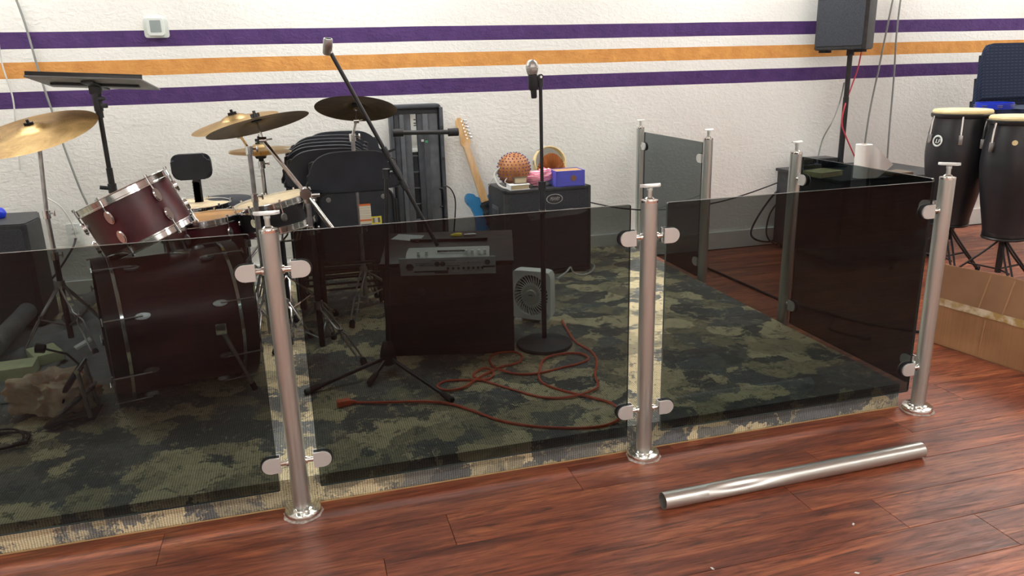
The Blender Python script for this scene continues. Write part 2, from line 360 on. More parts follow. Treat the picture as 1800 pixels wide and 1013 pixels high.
WORLD = {}
def obj(name, bm, m, parent=None, smooth=True, ang=38):
    bmesh.ops.recalc_face_normals(bm, faces=bm.faces)
    me = bpy.data.meshes.new(name)
    if parent is not None: org = WORLD[parent]
    else:
        mn = V([min(v.co[i] for v in bm.verts) for i in range(3)]); mxx = V([max(v.co[i] for v in bm.verts) for i in range(3)])
        org = V(((mn.x+mxx.x)/2, (mn.y+mxx.y)/2, mn.z))
    bmesh.ops.translate(bm, vec=-org, verts=bm.verts)
    bm.to_mesh(me); bm.free()
    for mm in (m if isinstance(m, (list, tuple)) else [m]): me.materials.append(mm)
    if smooth: me.shade_smooth(); me.set_sharp_from_angle(angle=math.radians(ang))
    ob = bpy.data.objects.new(name, me); COL.objects.link(ob)
    if parent is not None: ob.parent = parent
    else: ob.location = org
    WORLD[ob] = V(org)
    return ob
def tag(o, label, cat, group=None):
    o['label'] = label; o['category'] = cat
    if group: o['group'] = group
    return o
def thing(name, label, cat, loc, group=None):
    o = bpy.data.objects.new(name, None); COL.objects.link(o); o.location = V(loc); o.empty_display_size = .05
    WORLD[o] = V(loc); return tag(o, label, cat, group)
def dup(root, loc, rz, label):
    r = root.copy(); COL.objects.link(r); r.location = V(loc); r.rotation_euler = (0, 0, rz); r['label'] = label
    def kids(src, dst):
        for ch in list(src.children):
            c = ch.copy(); COL.objects.link(c); c.parent = dst; kids(ch, c)
    kids(root, r); return r
def struct(name, bm, m, smooth=False, parent=None):
    bmesh.ops.recalc_face_normals(bm, faces=bm.faces)
    me = bpy.data.meshes.new(name); bm.to_mesh(me); bm.free(); me.materials.append(m)
    o = bpy.data.objects.new(name, me); COL.objects.link(o); o['kind'] = 'structure'; WORLD[o] = V((0, 0, 0)); return o
def text(name, s, size, mtx, m, parent, depth=.0006, sx=1., shear=0.):
    cu = bpy.data.curves.new(name, 'FONT'); cu.body = s; cu.size = size; cu.extrude = depth; cu.align_x = 'CENTER'; cu.align_y = 'CENTER'; cu.shear = shear
    ob = bpy.data.objects.new(name, cu); COL.objects.link(ob)
    me = bpy.data.meshes.new_from_object(ob.evaluated_get(bpy.context.evaluated_depsgraph_get()))
    bm = B(); bm.from_mesh(me); bmesh.ops.scale(bm, vec=(sx, 1, 1), verts=bm.verts); bmesh.ops.transform(bm, matrix=mtx, verts=bm.verts)
    bpy.data.objects.remove(ob); bpy.data.meshes.remove(me); bpy.data.curves.remove(cu)
    return obj(name, bm, m, parent, smooth=False)

# ------------------------------------------------------------------ the room
X0, X1, Y0, Y1, ZC = -4.6, 5.2, -5.2, WY, 2.75
fl = struct('floor', box(B(), ((X0+X1)/2, (Y0+Y1)/2, -.056), (X1-X0+.2, Y1-Y0+.2, .1)), SEAM)
struct('ceiling', box(B(), ((X0+X1)/2, (Y0+Y1)/2, ZC+.05), (X1-X0+.2, Y1-Y0+.2, .1)), CEIL)
struct('wall_back', box(B(), ((X0+X1)/2, WY+.05, ZC/2), (X1-X0+.2, .1, ZC)), WALL)
struct('wall_front', box(B(), ((X0+X1)/2, Y0-.05, ZC/2), (X1-X0+.2, .1, ZC)), PLAINW)
struct('wall_left', box(B(), (X0-.05, (Y0+Y1)/2, ZC/2), (.1, Y1-Y0, ZC)), PLAINW)
struct('wall_right', box(B(), (X1+.05, (Y0+Y1)/2, ZC/2), (.1, Y1-Y0, ZC)), PLAINW)
PX1, PY0 = 1.055, .045            # stage right edge, stage front edge
bb = B(); box(bb, ((PX1+X1)/2, WY-.008, .06), (X1-PX1, .016, .12), bev=.003); box(bb, ((X0+PX1)/2, WY-.008, PZ+.04), (PX1-X0, .016, .08), bev=.003)
struct('baseboard_back', bb, TRIMW)
struct('stage_platform', box(B(), ((X0+PX1)/2, (PY0+WY)/2, PZ/2), (PX1-X0, WY-PY0, PZ-.001), bev=.006), CARP)
# planks: rows run along x
PW, PL = .154, 1.22
pm = None; jx, jy = .524, -.45
row = 0
yrow = jy - PW*11
while yrow < WY:
    ya, yb = yrow, yrow+PW
    shift = [0., .43, .81, .22, .62, 1.02][row % 6]
    if row == 10: shift = 0.
    x = jx + shift - PL*math.ceil((jx+shift+3.4)/PL)
    while x < 4.2:
        inside = ya > PY0+.02 and x+PL < PX1-.02
        if not inside and yb < WY+.001 + PW:
            if pm is None:
                b0 = box(B(), (0, 0, -.004), (PL-.0016, PW-.0014, .008), bev=.0008)
                pm = bpy.data.meshes.new('plank'); b0.to_mesh(pm); b0.free(); pm.materials.append(WOOD)
            if yb <= WY:
                p = bpy.data.objects.new('plank', pm); COL.objects.link(p); p.parent = fl; p.location = (x+PL/2, (ya+yb)/2, .0)
        x += PL
    yrow += PW; row += 1
# floor beyond the planks built singly
b0 = box(B(), ((X0+X1)/2, (Y0+jy-PW*11)/2, -.003), (X1-X0, (jy-PW*11)-Y0, .006)); o = obj('rear_floor', b0, WOOD, fl, False); o['kind'] = 'stuff'
b0 = box(B(), ((4.25+X1)/2+.3, (Y1+jy-PW*11)/2, -.004), (X1-4.25-.6, Y1-(jy-PW*11), .006)); o = obj('side_floor', b0, WOOD, fl, False); o['kind'] = 'stuff'
# edge strip where carpet meets wood
eb = B(); box(eb, ((X0+PX1)/2, PY0-.0015, .0015), (PX1-X0, .003, .003)); obj('edge_strip', eb, CARDI, None, False)['kind'] = 'structure'
bpy.data.objects['edge_strip'].name = 'trim_1'
# ceiling troffers
lt = None
for (lx, ly) in ((-2.9, 1.95), (-.6, 1.95), (1.7, 1.95), (4.0, 1.95), (-2.9, -2.9), (-.6, -2.9), (1.7, -2.9), (4.0, -2.9), (-2.9, -4.6), (1.7, -4.6)):
    if lt is None:
        lt = thing('ceiling_light', 'white ceiling troffer, over the stage, leftmost of its row', 'light', (lx, ly, ZC), 'ceiling troffers')
        f = B()
        for s in (-1, 1):
            box(f, (lx, ly+s*.3, ZC-.015), (1.24, .03, .03)); box(f, (lx+s*.605, ly, ZC-.015), (.03, .6, .03))
        obj('frame', f, WPLA, lt, False); obj('diffuser', box(B(), (lx, ly, ZC-.008), (1.18, .57, .012)), EMIT, lt, False)
    else: dup(lt, (lx, ly, ZC), 0, 'white ceiling troffer, ' + {2: 'over the stage', -3: 'over the wood floor', -5: 'by the front wall'}[round(ly)] + ', ' + {-3: 'leftmost of its row', -1: 'second from left in its row', 2: 'third from left in its row', 4: 'rightmost of its row'}[round(lx)])

# ------------------------------------------------------------------ railing posts
H = .86
def clamp(root, p, d, out, z):
    """glass clamp at height z on the post axis p; d = unit direction to the glass, out = direction facing the viewer"""
    d, out = V(d), V(out); c = V((p[0], p[1], z))
    q = B(); cyl(q, c + d*.022, c + d*.047, .008); cyl(q, c + d*.024, c+d*.03, .012)
    st = obj('clamp', q, POLI, root)
    W_, Hh = .052, .047
    outl = [(0, -Hh/2)] + [(W_-Hh/2+.0 + Hh/2*math.cos(a), Hh/2*math.sin(a)) for a in [(-PI/2 + PI*i/10) for i in range(11)]] + [(0, Hh/2)]
    q = B()
    for s in (1, -1):
        m = M((d, V((0, 0, 1)), out)).transposed().to_4x4()
        m.translation = c + d*.046 + out*(s*.0105 - .0035); prism(q, outl, .007, m, .0012)
    box(q, c + d*.052, (.010, .010, Hh*.98) if abs(d.x) < .5 else (.012, .026, Hh*.98))
    obj('jaw', q, SATIN, st)
    q = B(); m = M((d, V((0, 0, 1)), out)).transposed().to_4x4(); m.translation = c + d*.047 - out*.0068
    prism(q, [(x*1.05+.001, y*1.05) for x, y in outl], .0136, m); obj('gasket', q, RUBBER, st)
def post(x, y, label, clamps, sad=(1, 0), tilt=(0, 0), hh=H):
    root = thing('railing_post', label, 'post', (x, y, 0), 'steel railing posts' if False else None)
    top = V((x+tilt[0], y+tilt[1], hh))
    q = B(); cyl(q, (x, y, .008), top, .0254, seg=28); obj('tube', q, STEEL, root)
    q = B(); lathe(q, [(.052, 0), (.053, .004), (.053, .014), (.050, .018), (.036, .020), (.034, .024), (.0262, .026), (.0262, 0)], M.Translation((x, y, .001)), 32, False); obj('base_flange', q, POLI, root)
    q = B(); lathe(q, [(.0257, -.006), (.0257, .0015), (.015, .002), (.0145, .006), (.010, .010), (0, .010)], M.Translation(top), 24); obj('cap', q, POLI, root)
    q = B(); cyl(q, top, top+V((0, 0, .045)), .0072); lathe(q, [(.0088, .030), (.0088, .038), (.0075, .040)], M.Translation(top), 16); obj('stem', q, STEEL, root)
    q = B(); dx, dy = sad; L = .034
    m = M((V((dx, dy, 0)), V((-dy, dx, 0)), V((0, 0, 1)))).transposed().to_4x4(); m.translation = top+V((0, 0, .044))
    nx, ny = 9, 5; g = [[None]*ny for _ in range(nx)]
    for s in (0, 1):
        for i in range(nx):
            for j in range(ny):
                a = -1+2*i/(nx-1); b_ = -1+2*j/(ny-1); wd = .018*math.sqrt(max(.05, 1-abs(a)**4))
                g[i][j] = (s, q.verts.new(m @ V((a*L, b_*wd, .0025*s - .006*b_*b_ + .004))))
        if s == 0: g0 = [[c[1] for c in r_] for r_ in g]
        else: g1 = [[c[1] for c in r_] for r_ in g]
    for i in range(nx-1):
        for j in range(ny-1):
            q.faces.new((g0[i][j], g0[i][j+1], g0[i+1][j+1], g0[i+1][j])); q.faces.new((g1[i][j], g1[i+1][j], g1[i+1][j+1], g1[i][j+1]))
    for i in range(nx-1):
        for j in (0, ny-1): q.faces.new((g0[i][j], g0[i+1][j], g1[i+1][j], g1[i][j]))
    for j in range(ny-1):
        for i in (0, nx-1): q.faces.new((g0[i][j], g0[i][j+1], g1[i][j+1], g1[i][j]))
    obj('saddle', q, SATIN, root)
    for d, out, z in clamps: clamp(root, (x + tilt[0]*z/hh, y + tilt[1]*z/hh), d, out, z)
    return root
L_, R_, BK, FR = (-1, 0, 0), (1, 0, 0), (0, 1, 0), (0, -1, 0)
ZU, ZL = .748, .172
post(-2.2, 0, 'steel railing post beyond the left edge of the picture', [(L_, FR, ZU), (R_, FR, ZU), (L_, FR, ZL), (R_, FR, ZL)])
post(-1.1, 0, 'leftmost brushed steel railing post, in front of the drums, with clamps on both sides', [(L_, FR, ZU), (R_, FR, ZU), (L_, FR, ZL), (R_, FR, ZL)], tilt=(-.006, 0))
post(0, 0, 'middle front brushed steel railing post in white sealant above the loose tube', [(L_, FR, ZU), (R_, FR, ZU), (L_, FR, ZL), (R_, FR, ZL)])
post(1.1, 0, 'front corner steel railing post beside the cardboard box, clamps only on its left', [(L_, FR, ZU), (L_, FR, ZL), (BK, L_, ZU), (BK, L_, ZL)], sad=(.7, -.7))
post(1.1, .845, 'short looking steel railing post in front of the black chest with the book', [(FR, L_, ZU), (FR, L_, ZL)], sad=(.9, .3), tilt=(.006, 0))
post(1.1, 1.600, 'second steel railing post from the wall, right end of the small grey pane', [(BK, L_, ZU), (BK, L_, ZL)], sad=(.9, .3))
post(1.1, 2.440, 'steel railing post standing right against the white wall', [(FR, L_, ZU), (FR, L_, ZL)], sad=(.9, .3), tilt=(-.004, 0))
# white sealant round the flanges
for (x, y, lb) in ((-1.1, 0, 'white sealant smear round the leftmost post foot'), (0, 0, 'white sealant smear round the middle front post foot'), (1.1, 0, 'white sealant smear round the corner post foot')):
    q = B(); rnd = random.Random(int(x*10)+5); ks = 28
    outl = [((.054+.007*rnd.random())*math.cos(2*PI*i/ks), min(.043, (.054+.008*rnd.random())*math.sin(2*PI*i/ks))) for i in range(ks)]
    prism(q, outl, .0012, M.Translation((x, y, .0002))); tag(obj('sealant_smear', q, DUST), lb, 'sealant')

def glass(label, a, b, z0, z1, th=.0095):
    a, b = V((*a, 0)), V((*b, 0)); d = (b-a).normalized(); nn = V((-d.y, d.x, 0)); L = (b-a).length
    root = thing('glass_panel', label, 'glass panel', ((a.x+b.x)/2, (a.y+b.y)/2, z0))
    m = M((d, V((0, 0, 1)), nn)).transposed().to_4x4(); m.translation = (a+b)/2 + V((0, 0, (z0+z1)/2)) - nn*th/2
    q = B(); prism(q, rrect(L, z1-z0, .006, 3), th, m)
    ob = obj('pane', q, [GLASSM, EDGE], root, False)
    for p in ob.data.polygons:
        if abs(p.normal.dot(nn)) < .5: p.material_index = 1
    return root
glass('smoked glass panel in front of the bass drum, cut by the left picture edge', (-2.142, 0), (-1.157, 0), .085, .853)
glass('smoked glass panel between the leftmost and middle front posts, in front of the mixer stand', (-1.043, 0), (-.062, 0), .080, .852)
glass('smoked glass panel between the middle and corner posts, in front of bare carpet', (.058, 0), (1.045, 0), .083, .850)
glass('smoked glass side panel running back from the corner post towards the black chest', (1.1, .060), (1.1, .787), .085, .848)
glass('small smoked glass panel nearest the wall, seen bluish grey against white', (1.1, 1.655), (1.1, 2.385), .085, .835)

# ------------------------------------------------------------------ loose tube on the floor
a = pz(1165, 881, .026) ; bq = pz(1619, 791, .026); d = (bq-a).normalized(); L = (bq-a).length
q = B(); mt = orient(a, d, V((0, 0, 1))); seg = 36; ns = 60; rings = []
for i in range(ns+1):
    t_ = i/ns; ring_ = []
    for j in range(seg):
        an = 2*PI*j/seg; R = .0254
        e = math.exp(-((t_-.27)/.13)**2)
        side = max(0, math.cos(an - .75))**3
        R -= .0105*e*side
        ring_.append(q.verts.new(mt @ V((R*math.cos(an), R*math.sin(an), t_*L))))
    rings.append(ring_)
inner = [[q.verts.new(mt @ V((.0234*math.cos(2*PI*j/seg), .0234*math.sin(2*PI*j/seg), z))) for j in range(seg)] for z in (0, .14, L-.14, L)]
for A_, C_ in list(zip(rings, rings[1:])) + [(inner[1], inner[0]), (inner[3], inner[2]), (inner[0], rings[0]), (rings[-1], inner[3])]:
    for j in range(seg): q.faces.new((A_[j], A_[(j+1) % seg], C_[(j+1) % seg], C_[j]))
o = obj('steel_tube', q, PIPE); tag(o, 'loose dented steel tube lying on the wood floor in front of the railing', 'tube')

# ------------------------------------------------------------------ cardboard box
root = thing('cardboard_box', 'open brown cardboard box with taped side flap on the wood floor at right', 'box', (1.95, .25, 0))
A1, A2 = V((1.665, .60, 0)), V((1.835, -.30, 0)); dd = (A2-A1).normalized(); nn = V((-dd.y, dd.x, 0))   # nn points right
if nn.x < 0: nn = -nn
Lb = (A2-A1).length; Wb = .50; hb = .205; th = .005
def wallp(p, d1, Lg, z0, z1, name, m=CARD, lean=V((0, 0, 0)), wav=0, seed=0):
    q = B(); k = 14; v = []
    for s in (0, 1):
        row_ = []
        for i in range(k+1):
            for kk, z in ((0, z0), (1, (z0+z1)/2), (2, z1)):
                o_ = lean*((z-z0)/(z1-z0)) if z1 > z0 else V((0, 0, 0))
                wv_ = wav*(noise.noise(V((i*.45+seed, kk*.8, seed)))) * (kk/2 if kk else 0)
                row_.append(q.verts.new(p + d1*(Lg*i/k) + nnl*(s*th) + V((0, 0, z + (wv_*.3 if kk == 2 else 0))) + o_ + nnl*wv_))
        v.append(row_)
    id_ = lambda s, i, j: v[s][i*3+j]
    for s in (0, 1):
        for i in range(k):
            for j in range(2): q.faces.new((id_(s, i, j), id_(s, i+1, j), id_(s, i+1, j+1), id_(s, i, j+1)))
    for i in range(k):
        for j in (0, 2): q.faces.new((id_(0, i, j), id_(0, i+1, j), id_(1, i+1, j), id_(1, i, j)))
    for j in range(2):
        for i in (0, k): q.faces.new((id_(0, i, j), id_(0, i, j+1), id_(1, i, j+1), id_(1, i, j)))
    return obj(name, q, m, root, True, 30)
nnl = nn; wallp(A1, dd, Lb, .006, hb+.01, 'side_wall', wav=.004)
wallp(A1+nn*Wb, dd, Lb, .006, hb+.01, 'side_wall', CARDI)
wallp(A1+V((0, 0, 0)), dd, Lb, hb+.012, hb+.165, 'flap', CARDB, nn*.035, .03, 3)
wallp(A1+nn*(Wb+.02), dd, Lb, hb-.10, hb+.012, 'flap', CARDI, -nn*.11, .01, 5)
nnl = dd; wallp(A1+nn*.008, nn, Wb-.012, .006, hb+.01, 'end_wall', CARDI)
wallp(A2+nn*.008-dd*.008, nn, Wb-.012, .006, hb+.01, 'end_wall', CARDI)
wallp(A1+dd*.02+nn*.02, nn, Wb-.04, hb-.11, hb+.0, 'flap', CARDI, -dd*.005, .004, 9)
q = B(); prism(q, [(0, 0), (Lb-.012, 0), (Lb-.012, Wb-.012), (0, Wb-.012)], .006, M((dd, nn, V((0, 0, 1)))).transposed().to_4x4()); bmesh.ops.translate(q, vec=A1+nn*.008+dd*.006, verts=q.verts); bmesh.ops.translate(q, vec=(0, 0, 0), verts=q.verts)
obj('bottom', q, CARDI, root, False)
for cf_ in (.30, .52, .80):
    q = B(); tube(q, [A1+dd*Lb*cf_-nn*.0025+V((0, 0, .02)), A1+dd*Lb*(cf_+.01)-nn*.003+V((0, 0, hb-.03))], .0030, 6); obj('crease', q, CREASE, root)
for cf_ in (.27, .38, .50, .72):
    q = B(); tube(q, [A1+dd*Lb*cf_-nn*.0+V((0, 0, hb+.014)), A1+dd*Lb*(cf_+.012)+nn*.033+V((0, 0, hb+.155))], .0032, 6); obj('crease', q, CREASE, root)
q = B(); k = 24; rows = []
for i in range(k+1):
    for j in range(4):
        z = hb-.018 + .011*j + .004*noise.noise(V((i*.6, j*.7, 2)))
        rows.append(q.verts.new(A1 + dd*(Lb*i/k) - nn*(.0035+.0035*abs(noise.noise(V((i*.9, j, 5))))) + V((0, 0, z))))
for i in range(k):
    for j in range(3): q.faces.new((rows[i*4+j], rows[i*4+4+j], rows[i*4+5+j], rows[i*4+1+j]))
obj('packing_tape', q, TAPE, root)

# ------------------------------------------------------------------ wall fittings
root = thing('thermostat', 'square white thermostat with grey display on a wall plate', 'thermostat', (-1.662, WY-.006, 1.45))
q = B(); prism(q, rrect(.122, .098, .014), .004, XZ((-1.662, WY-.0005, 1.497)), .001); obj('wall_plate', q, WPLA, root)
q = B(); prism(q, rrect(.082, .086, .010), .018, XZ((-1.662, WY-.004, 1.502)), .003); obj('housing', q, WPLA, root)
q = B(); prism(q, rrect(.054, .060, .003), .0012, XZ((-1.662, WY-.0216, 1.505))); obj('display', q, LCD, root)
def outlet(x, z, label):
    root = thing('wall_outlet', label, 'outlet', (x, WY-.004, z-.06))
    q = B(); prism(q, rrect(.076, .118, .006), .006, XZ((x, WY-.0005, z)), .0015); obj('cover_plate', q, WPLA, root)
    for s in (-1, 1):
        q = B(); prism(q, rrect(.034, .030, .010), .003, XZ((x, WY-.0062, z+s*.026))); soc = obj('socket', q, TRIMW, root)
        q = B()
        for t_ in (-1, 1): box(q, (x+t_*.006, WY-.0094, z+s*.026+.003), (.002, .001, .009))
        obj('slot', q, INK, soc, False)
p = py(468, 403, WY); outlet(p.x, p.z, 'white wall outlet behind the snare stand')
p = py(132, 412, WY); outlet(p.x, p.z, 'white wall outlet left of the tilted tom drum')

def cable(name, label, pts, r, m, k=5, seg=6, cat='cable'):
    q = B(); tube(q, pts, r, seg, k=k); return tag(obj(name, q, m), label, cat)
cable('wall_cable', 'long grey cable hanging down the wall behind the music stand', [py(25, -10, 2.49), py(45, 45, 2.49), py(68, 125, 2.49), py(93, 200, 2.49), py(117, 270, 2.47), py(140, 330, 2.47), py(156, 366, 2.47), py(168, 410, 2.48)], .0055, GCORD)
cable('wall_cable', 'pale cable on the wall at the left picture edge', [py(-6, 40, 2.49), py(3, 110, 2.49), py(22, 170, 2.49), py(28, 225, 2.49), py(36, 300, 2.49)], .004, WCORD)
cable('wall_cable', 'thin curved white cable running down to the left outlet', [py(82, 348, 2.46), py(105, 362, 2.46), py(122, 385, 2.47), py(131, 405, 2.48), py(133, 418, 2.492)], .004, WCORD)
cable('power_cable', 'pair of black leads sagging from the left outlet to the floor', [py(133, 420, 2.49), py(128, 435, 2.42), py(112, 462, 2.38), py(96, 485, 2.35), py(82, 500, 2.32), py(60, 520, 2.28)], .006, BCORD)
cable('wall_cable', 'left one of two grey cables hanging beside the wall loudspeaker', [py(1571, -8, 2.49), py(1555, 70, 2.49), py(1545, 120, 2.48), py(1530, 190, 2.46), py(1520, 255, 2.44), py(1516, 300, 2.42)], .006, GCORD)
cable('wall_cable', 'rightmost grey cable hanging beside the wall loudspeaker', [py(1584, -8, 2.49), py(1576, 60, 2.49), py(1571, 140, 2.48), py(1564, 220, 2.46), py(1559, 290, 2.44), py(1556, 330, 2.43)], .006, GCORD)
cable('speaker_cable', 'thin grey lead curving from the speaker pole behind the small side railing post', [py(1484, 145, 2.34), py(1476, 180, 2.35), py(1462, 215, 2.3), py(1446, 245, 2.35), py(1437, 280, 2.36), py(1434, 296, 2.36)], .0045, GCORD)
cable('speaker_cable', 'red lead winding down the black loudspeaker pole', [py(1516, 82, 2.36), py(1508, 120, 2.35), py(1496, 155, 2.335), py(1484, 190, 2.275), py(1480, 218, 2.272), py(1487, 240, 2.27), py(1500, 270, 2.26), py(1508, 289, 2.26)], .0045, RCORD)
cable('wall_cable', 'dark wire drooping from the plastic case towards the blue guitar', [py(780, 325, 2.42), py(792, 332, 2.43), py(800, 350, 2.45), py(800, 380, 2.45), py(797, 420, 2.46), py(795, 470, 2.46)], .004, BCORD)

# ------------------------------------------------------------------ wall loudspeaker on pole
sp0 = V((2.495, 2.30, 0))
root = thing('speaker_pole', 'black pole rising from the chest to carry the loudspeaker at upper right', 'stand', sp0+V((0, 0, .549)))
q = B(); cyl(q, sp0+V((0, 0, .56)), sp0+V((0, 0, 1.0)), .019); obj('outer_pole', q, BLACKM, root)
q = B(); cyl(q, sp0+V((0, 0, .75)), sp0+V((0, 0, 1.315)), .0165); obj('inner_pole', q, BLACKM, root)
q = B(); lathe(q, [(.045, 0), (.045, .008), (.024, .012), (.022, .03)], M.Translation(sp0+V((0, 0, .549))), 24); obj('base_flange', q, BLACK, root)
def speaker(name, label, c, w_, d_, h_, yaw, tiltx=0, taper=.62, logo=False, roll=0):
    """c = bottom centre; front faces -y before the yaw"""
    root = thing(name, label, 'speaker', c)
    Rm = M.Rotation(yaw, 4, 'Z') @ M.Rotation(tiltx, 4, 'X')
    T = M.Translation(V(c)) @ Rm
    outl = [(-w_/2, -d_/2+.02), (-w_/2+.02, -d_/2), (w_/2-.02, -d_/2), (w_/2, -d_/2+.02), (w_/2, 0), (w_/2*taper, d_/2), (-w_/2*taper, d_/2), (-w_/2, 0)]
    q = B(); prism(q, outl, h_, T, .006); obj('cabinet', q, CABV, root)
    q = B(); prism(q, rrect(w_-.035, h_-.05, .012), .008, T @ orient((0, -d_/2+.002, h_/2), (0, -1, 0))); obj('grille', q, GRILL, root)
    q = B()
    for s in (-1, 1): box(q, (s*(w_/2-.05), -d_/4, -.008), (.05, d_*.3, .016), bev=.003)
    bmesh.ops.transform(q, matrix=T, verts=q.verts); obj('foot', q, RUBBER, root)
    return root, T
spr, T = speaker('loudspeaker', 'black loudspeaker mounted high on a pole at the right, cut by the top edge', (sp0.x-.03, 2.30, 1.298), .32, .30, .64, -1.0)
q = B(); cyl(q, sp0+V((0, 0, 1.262)), sp0+V((0, 0, 1.300)), .024); obj('pole_collar', q, BLACK, bpy.data.objects['speaker_pole'])

# ------------------------------------------------------------------ black chest, book, towels on the right
ctop = .545
cl = py(1372, 297, 2.36)
root = thing('equipment_chest', 'low black chest carrying the book and paper towels by the wall', 'chest', (2.51, 2.1, 0))
cx0, cx1, cy0, cy1 = 2.10, 2.92, 1.78, 2.42
q = B(); box(q, ((cx0+cx1)/2, (cy0+cy1)/2, .285), (cx1-cx0, cy1-cy0, .50), bev=.006); obj('body', q, CABV, root)
q = B(); box(q, ((cx0+cx1)/2, (cy0+cy1)/2, ctop-.008), (cx1-cx0+.02, cy1-cy0+.02, .02), bev=.004); obj('lid', q, BLACK, root)
for x in (cx0+.235, cx1-.235):
    q = B(); box(q, (x, cy0-.004, .28), (.42, .012, .44), bev=.003); dr = obj('door', q, BLACK, root)
    q = B(); box(q, (x+(.17 if x < 2.6 else -.17), cy0-.016, .36), (.012, .014, .09), bev=.003); obj('handle', q, DCHROME, dr)
for x in (cx0+.05, cx1-.05):
    for y in (cy0+.05, cy1-.05):
        q = B(); cyl(q, (x-.012, y, .019), (x+.012, y, .019), .019); cyl(q, (x, y, .019), (x, y, .036), .006); obj('caster', q, RUBBER, root)
p = pz(1446, 304, ctop+.02)
def book(label, c, s, yaw, cov, name='book', cat='book', grp=None):
    root = thing(name, label, cat, c, grp); Rz = M.Rotation(yaw, 3, 'Z')
    C = V(c)
    q = B()
    for z in (.002, s[2]-.002): box(q, C+V((0, 0, z)), (s[0], s[1], .003), Rz)
    box(q, C+Rz@V((-s[0]/2+.0015, 0, s[2]/2)), (.003, s[1], s[2]-.004), Rz); obj('cover', q, cov, root, False)
    q = B(); box(q, C+V((0, 0, s[2]/2)), (s[0]-.010, s[1]-.008, s[2]-.0075), Rz); obj('pages', q, PAGE, root, False); return root
book('olive covered thick book lying on the black chest', (p.x, p.y, ctop+.003), (.20, .15, .032), .25, COVER)
p = pz(1532, 312, ctop+.003)
root = thing('paper_towel_roll', 'white paper towel roll with loose sheet standing on the black chest', 'paper roll', (p.x-.06, p.y, ctop+.003))
c0 = V((p.x-.06, p.y+.02, ctop+.003)); rr = .047
q = B(); lathe(q, [(.020, .0), (rr, .0), (rr, .20), (.020, .20), (.020, 0)], M.Translation(c0), 32, False); obj('roll', q, ROLLP, root)
q = B(); lathe(q, [(.0185, .001), (.0198, .001), (.0198, .201), (.0185, .201), (.0185, .001)], M.Translation(c0), 24, False); obj('core_tube', q, CARDI, root)
q = B(); nx, nz = 14, 10; vv = []
for i in range(nx+1):
    for j in range(nz+1):
        s_ = i/nx; t_ = j/nz
        drop = s_**1.5*.125
        top_ = .195 - drop
        bot = .0 - 0*s_ + (max(0, s_-.3)*.02) - (.10*s_**1.2 if s_ > .35 else .0)*0
        z = bot + (top_-bot)*t_
        x = rr*.2 + s_*.185*(1 - .50*(1-t_)*1.0*(1 if s_ > .1 else 0)*s_*.6); y = -rr*1.02*(1-s_*.4) - .012*math.sin(s_*5+t_*2)
        vv.append(q.verts.new(c0+V((x, y, z+.001))))
for i in range(nx):
    for j in range(nz): a = i*(nz+1)+j; q.faces.new((vv[a], vv[a+nz+1], vv[a+nz+2], vv[a+1]))
obj('loose_sheet', q, ROLLP, root)
# low black amplifier on the chest and thin box
p = pz(1455, 284, ctop+.03)
root = thing('rack_amplifier', 'flat black amplifier at the back of the chest behind the book', 'amplifier', (2.33, 2.345, ctop+.003))
q = B(); box(q, (2.33, 2.345, ctop+.035), (.26, .13, .062), bev=.003); obj('case', q, BLACKM, root)
for i in range(5):
    q = B(); cyl(q, (2.235+i*.047, 2.280, ctop+.035), (2.235+i*.047, 2.264, ctop+.035), .011); obj('knob', q, BLACK, root)
p = pz(1580, 302, ctop+.02)
q = B(); box(q, (p.x-.02, p.y, ctop+.014), (.15, .12, .02), bev=.003); tag(obj('flat_case', q, BRCOVER), 'thin dark brown case at the right end of the chest', 'case')
# cables by the chest
cable('power_cable', 'thin black cable rising diagonally to the black chest', [py(1020, 352, 2.3), py(1090, 366, 2.3), py(1160, 369, 2.3), py(1250, 358, 2.3), py(1310, 342, 2.3), py(1368, 321, 2.3)], .0045, BCORD)
cable('power_cable', 'black looped cable hanging beside the chest down to the floor', [py(1372, 330, 2.40), py(1352, 352, 2.41), py(1330, 385, 2.42), py(1320, 410, 2.42), py(1330, 422, 2.40), pz(1350, 424, .02)+V((0, -.02, 0)), py(1372, 415, 2.38)], .0065, BCORD)
cable('power_cable', 'inner black looped cable close to the chest side', [py(1372, 350, 2.44), py(1354, 375, 2.45), py(1347, 405, 2.45), py(1352, 422, 2.44), pz(1366, 431, .012)], .0055, BCORD)
cable('power_cable', 'black cable lying across the wood floor behind the corner glass', [pz(1236, 468, .008), pz(1255, 476, .008), pz(1310, 500, .008), pz(1380, 530, .008), pz(1445, 548, .008), pz(1520, 568, .008), pz(1605, 582, .008), pz(1680, 590, .008)], .0065, BCORD)
fe = pz(1520, 594, .010)
root = thing('extension_cable', 'short black cable end with plug on the floor behind the glass', 'cable', pz(1465, 575, 0))
q = B(); tube(q, [pz(1470, 556, .008), pz(1456, 573, .008), pz(1470, 583, .008), pz(1500, 590, .008), pz(1515, 593, .010)], .006, 6, k=5); obj('lead', q, BCORD, root)
q = B(); box(q, fe, (.05, .024, .018), M.Rotation(-.3, 3, 'Z'), .003); obj('plug', q, BLACK, root)

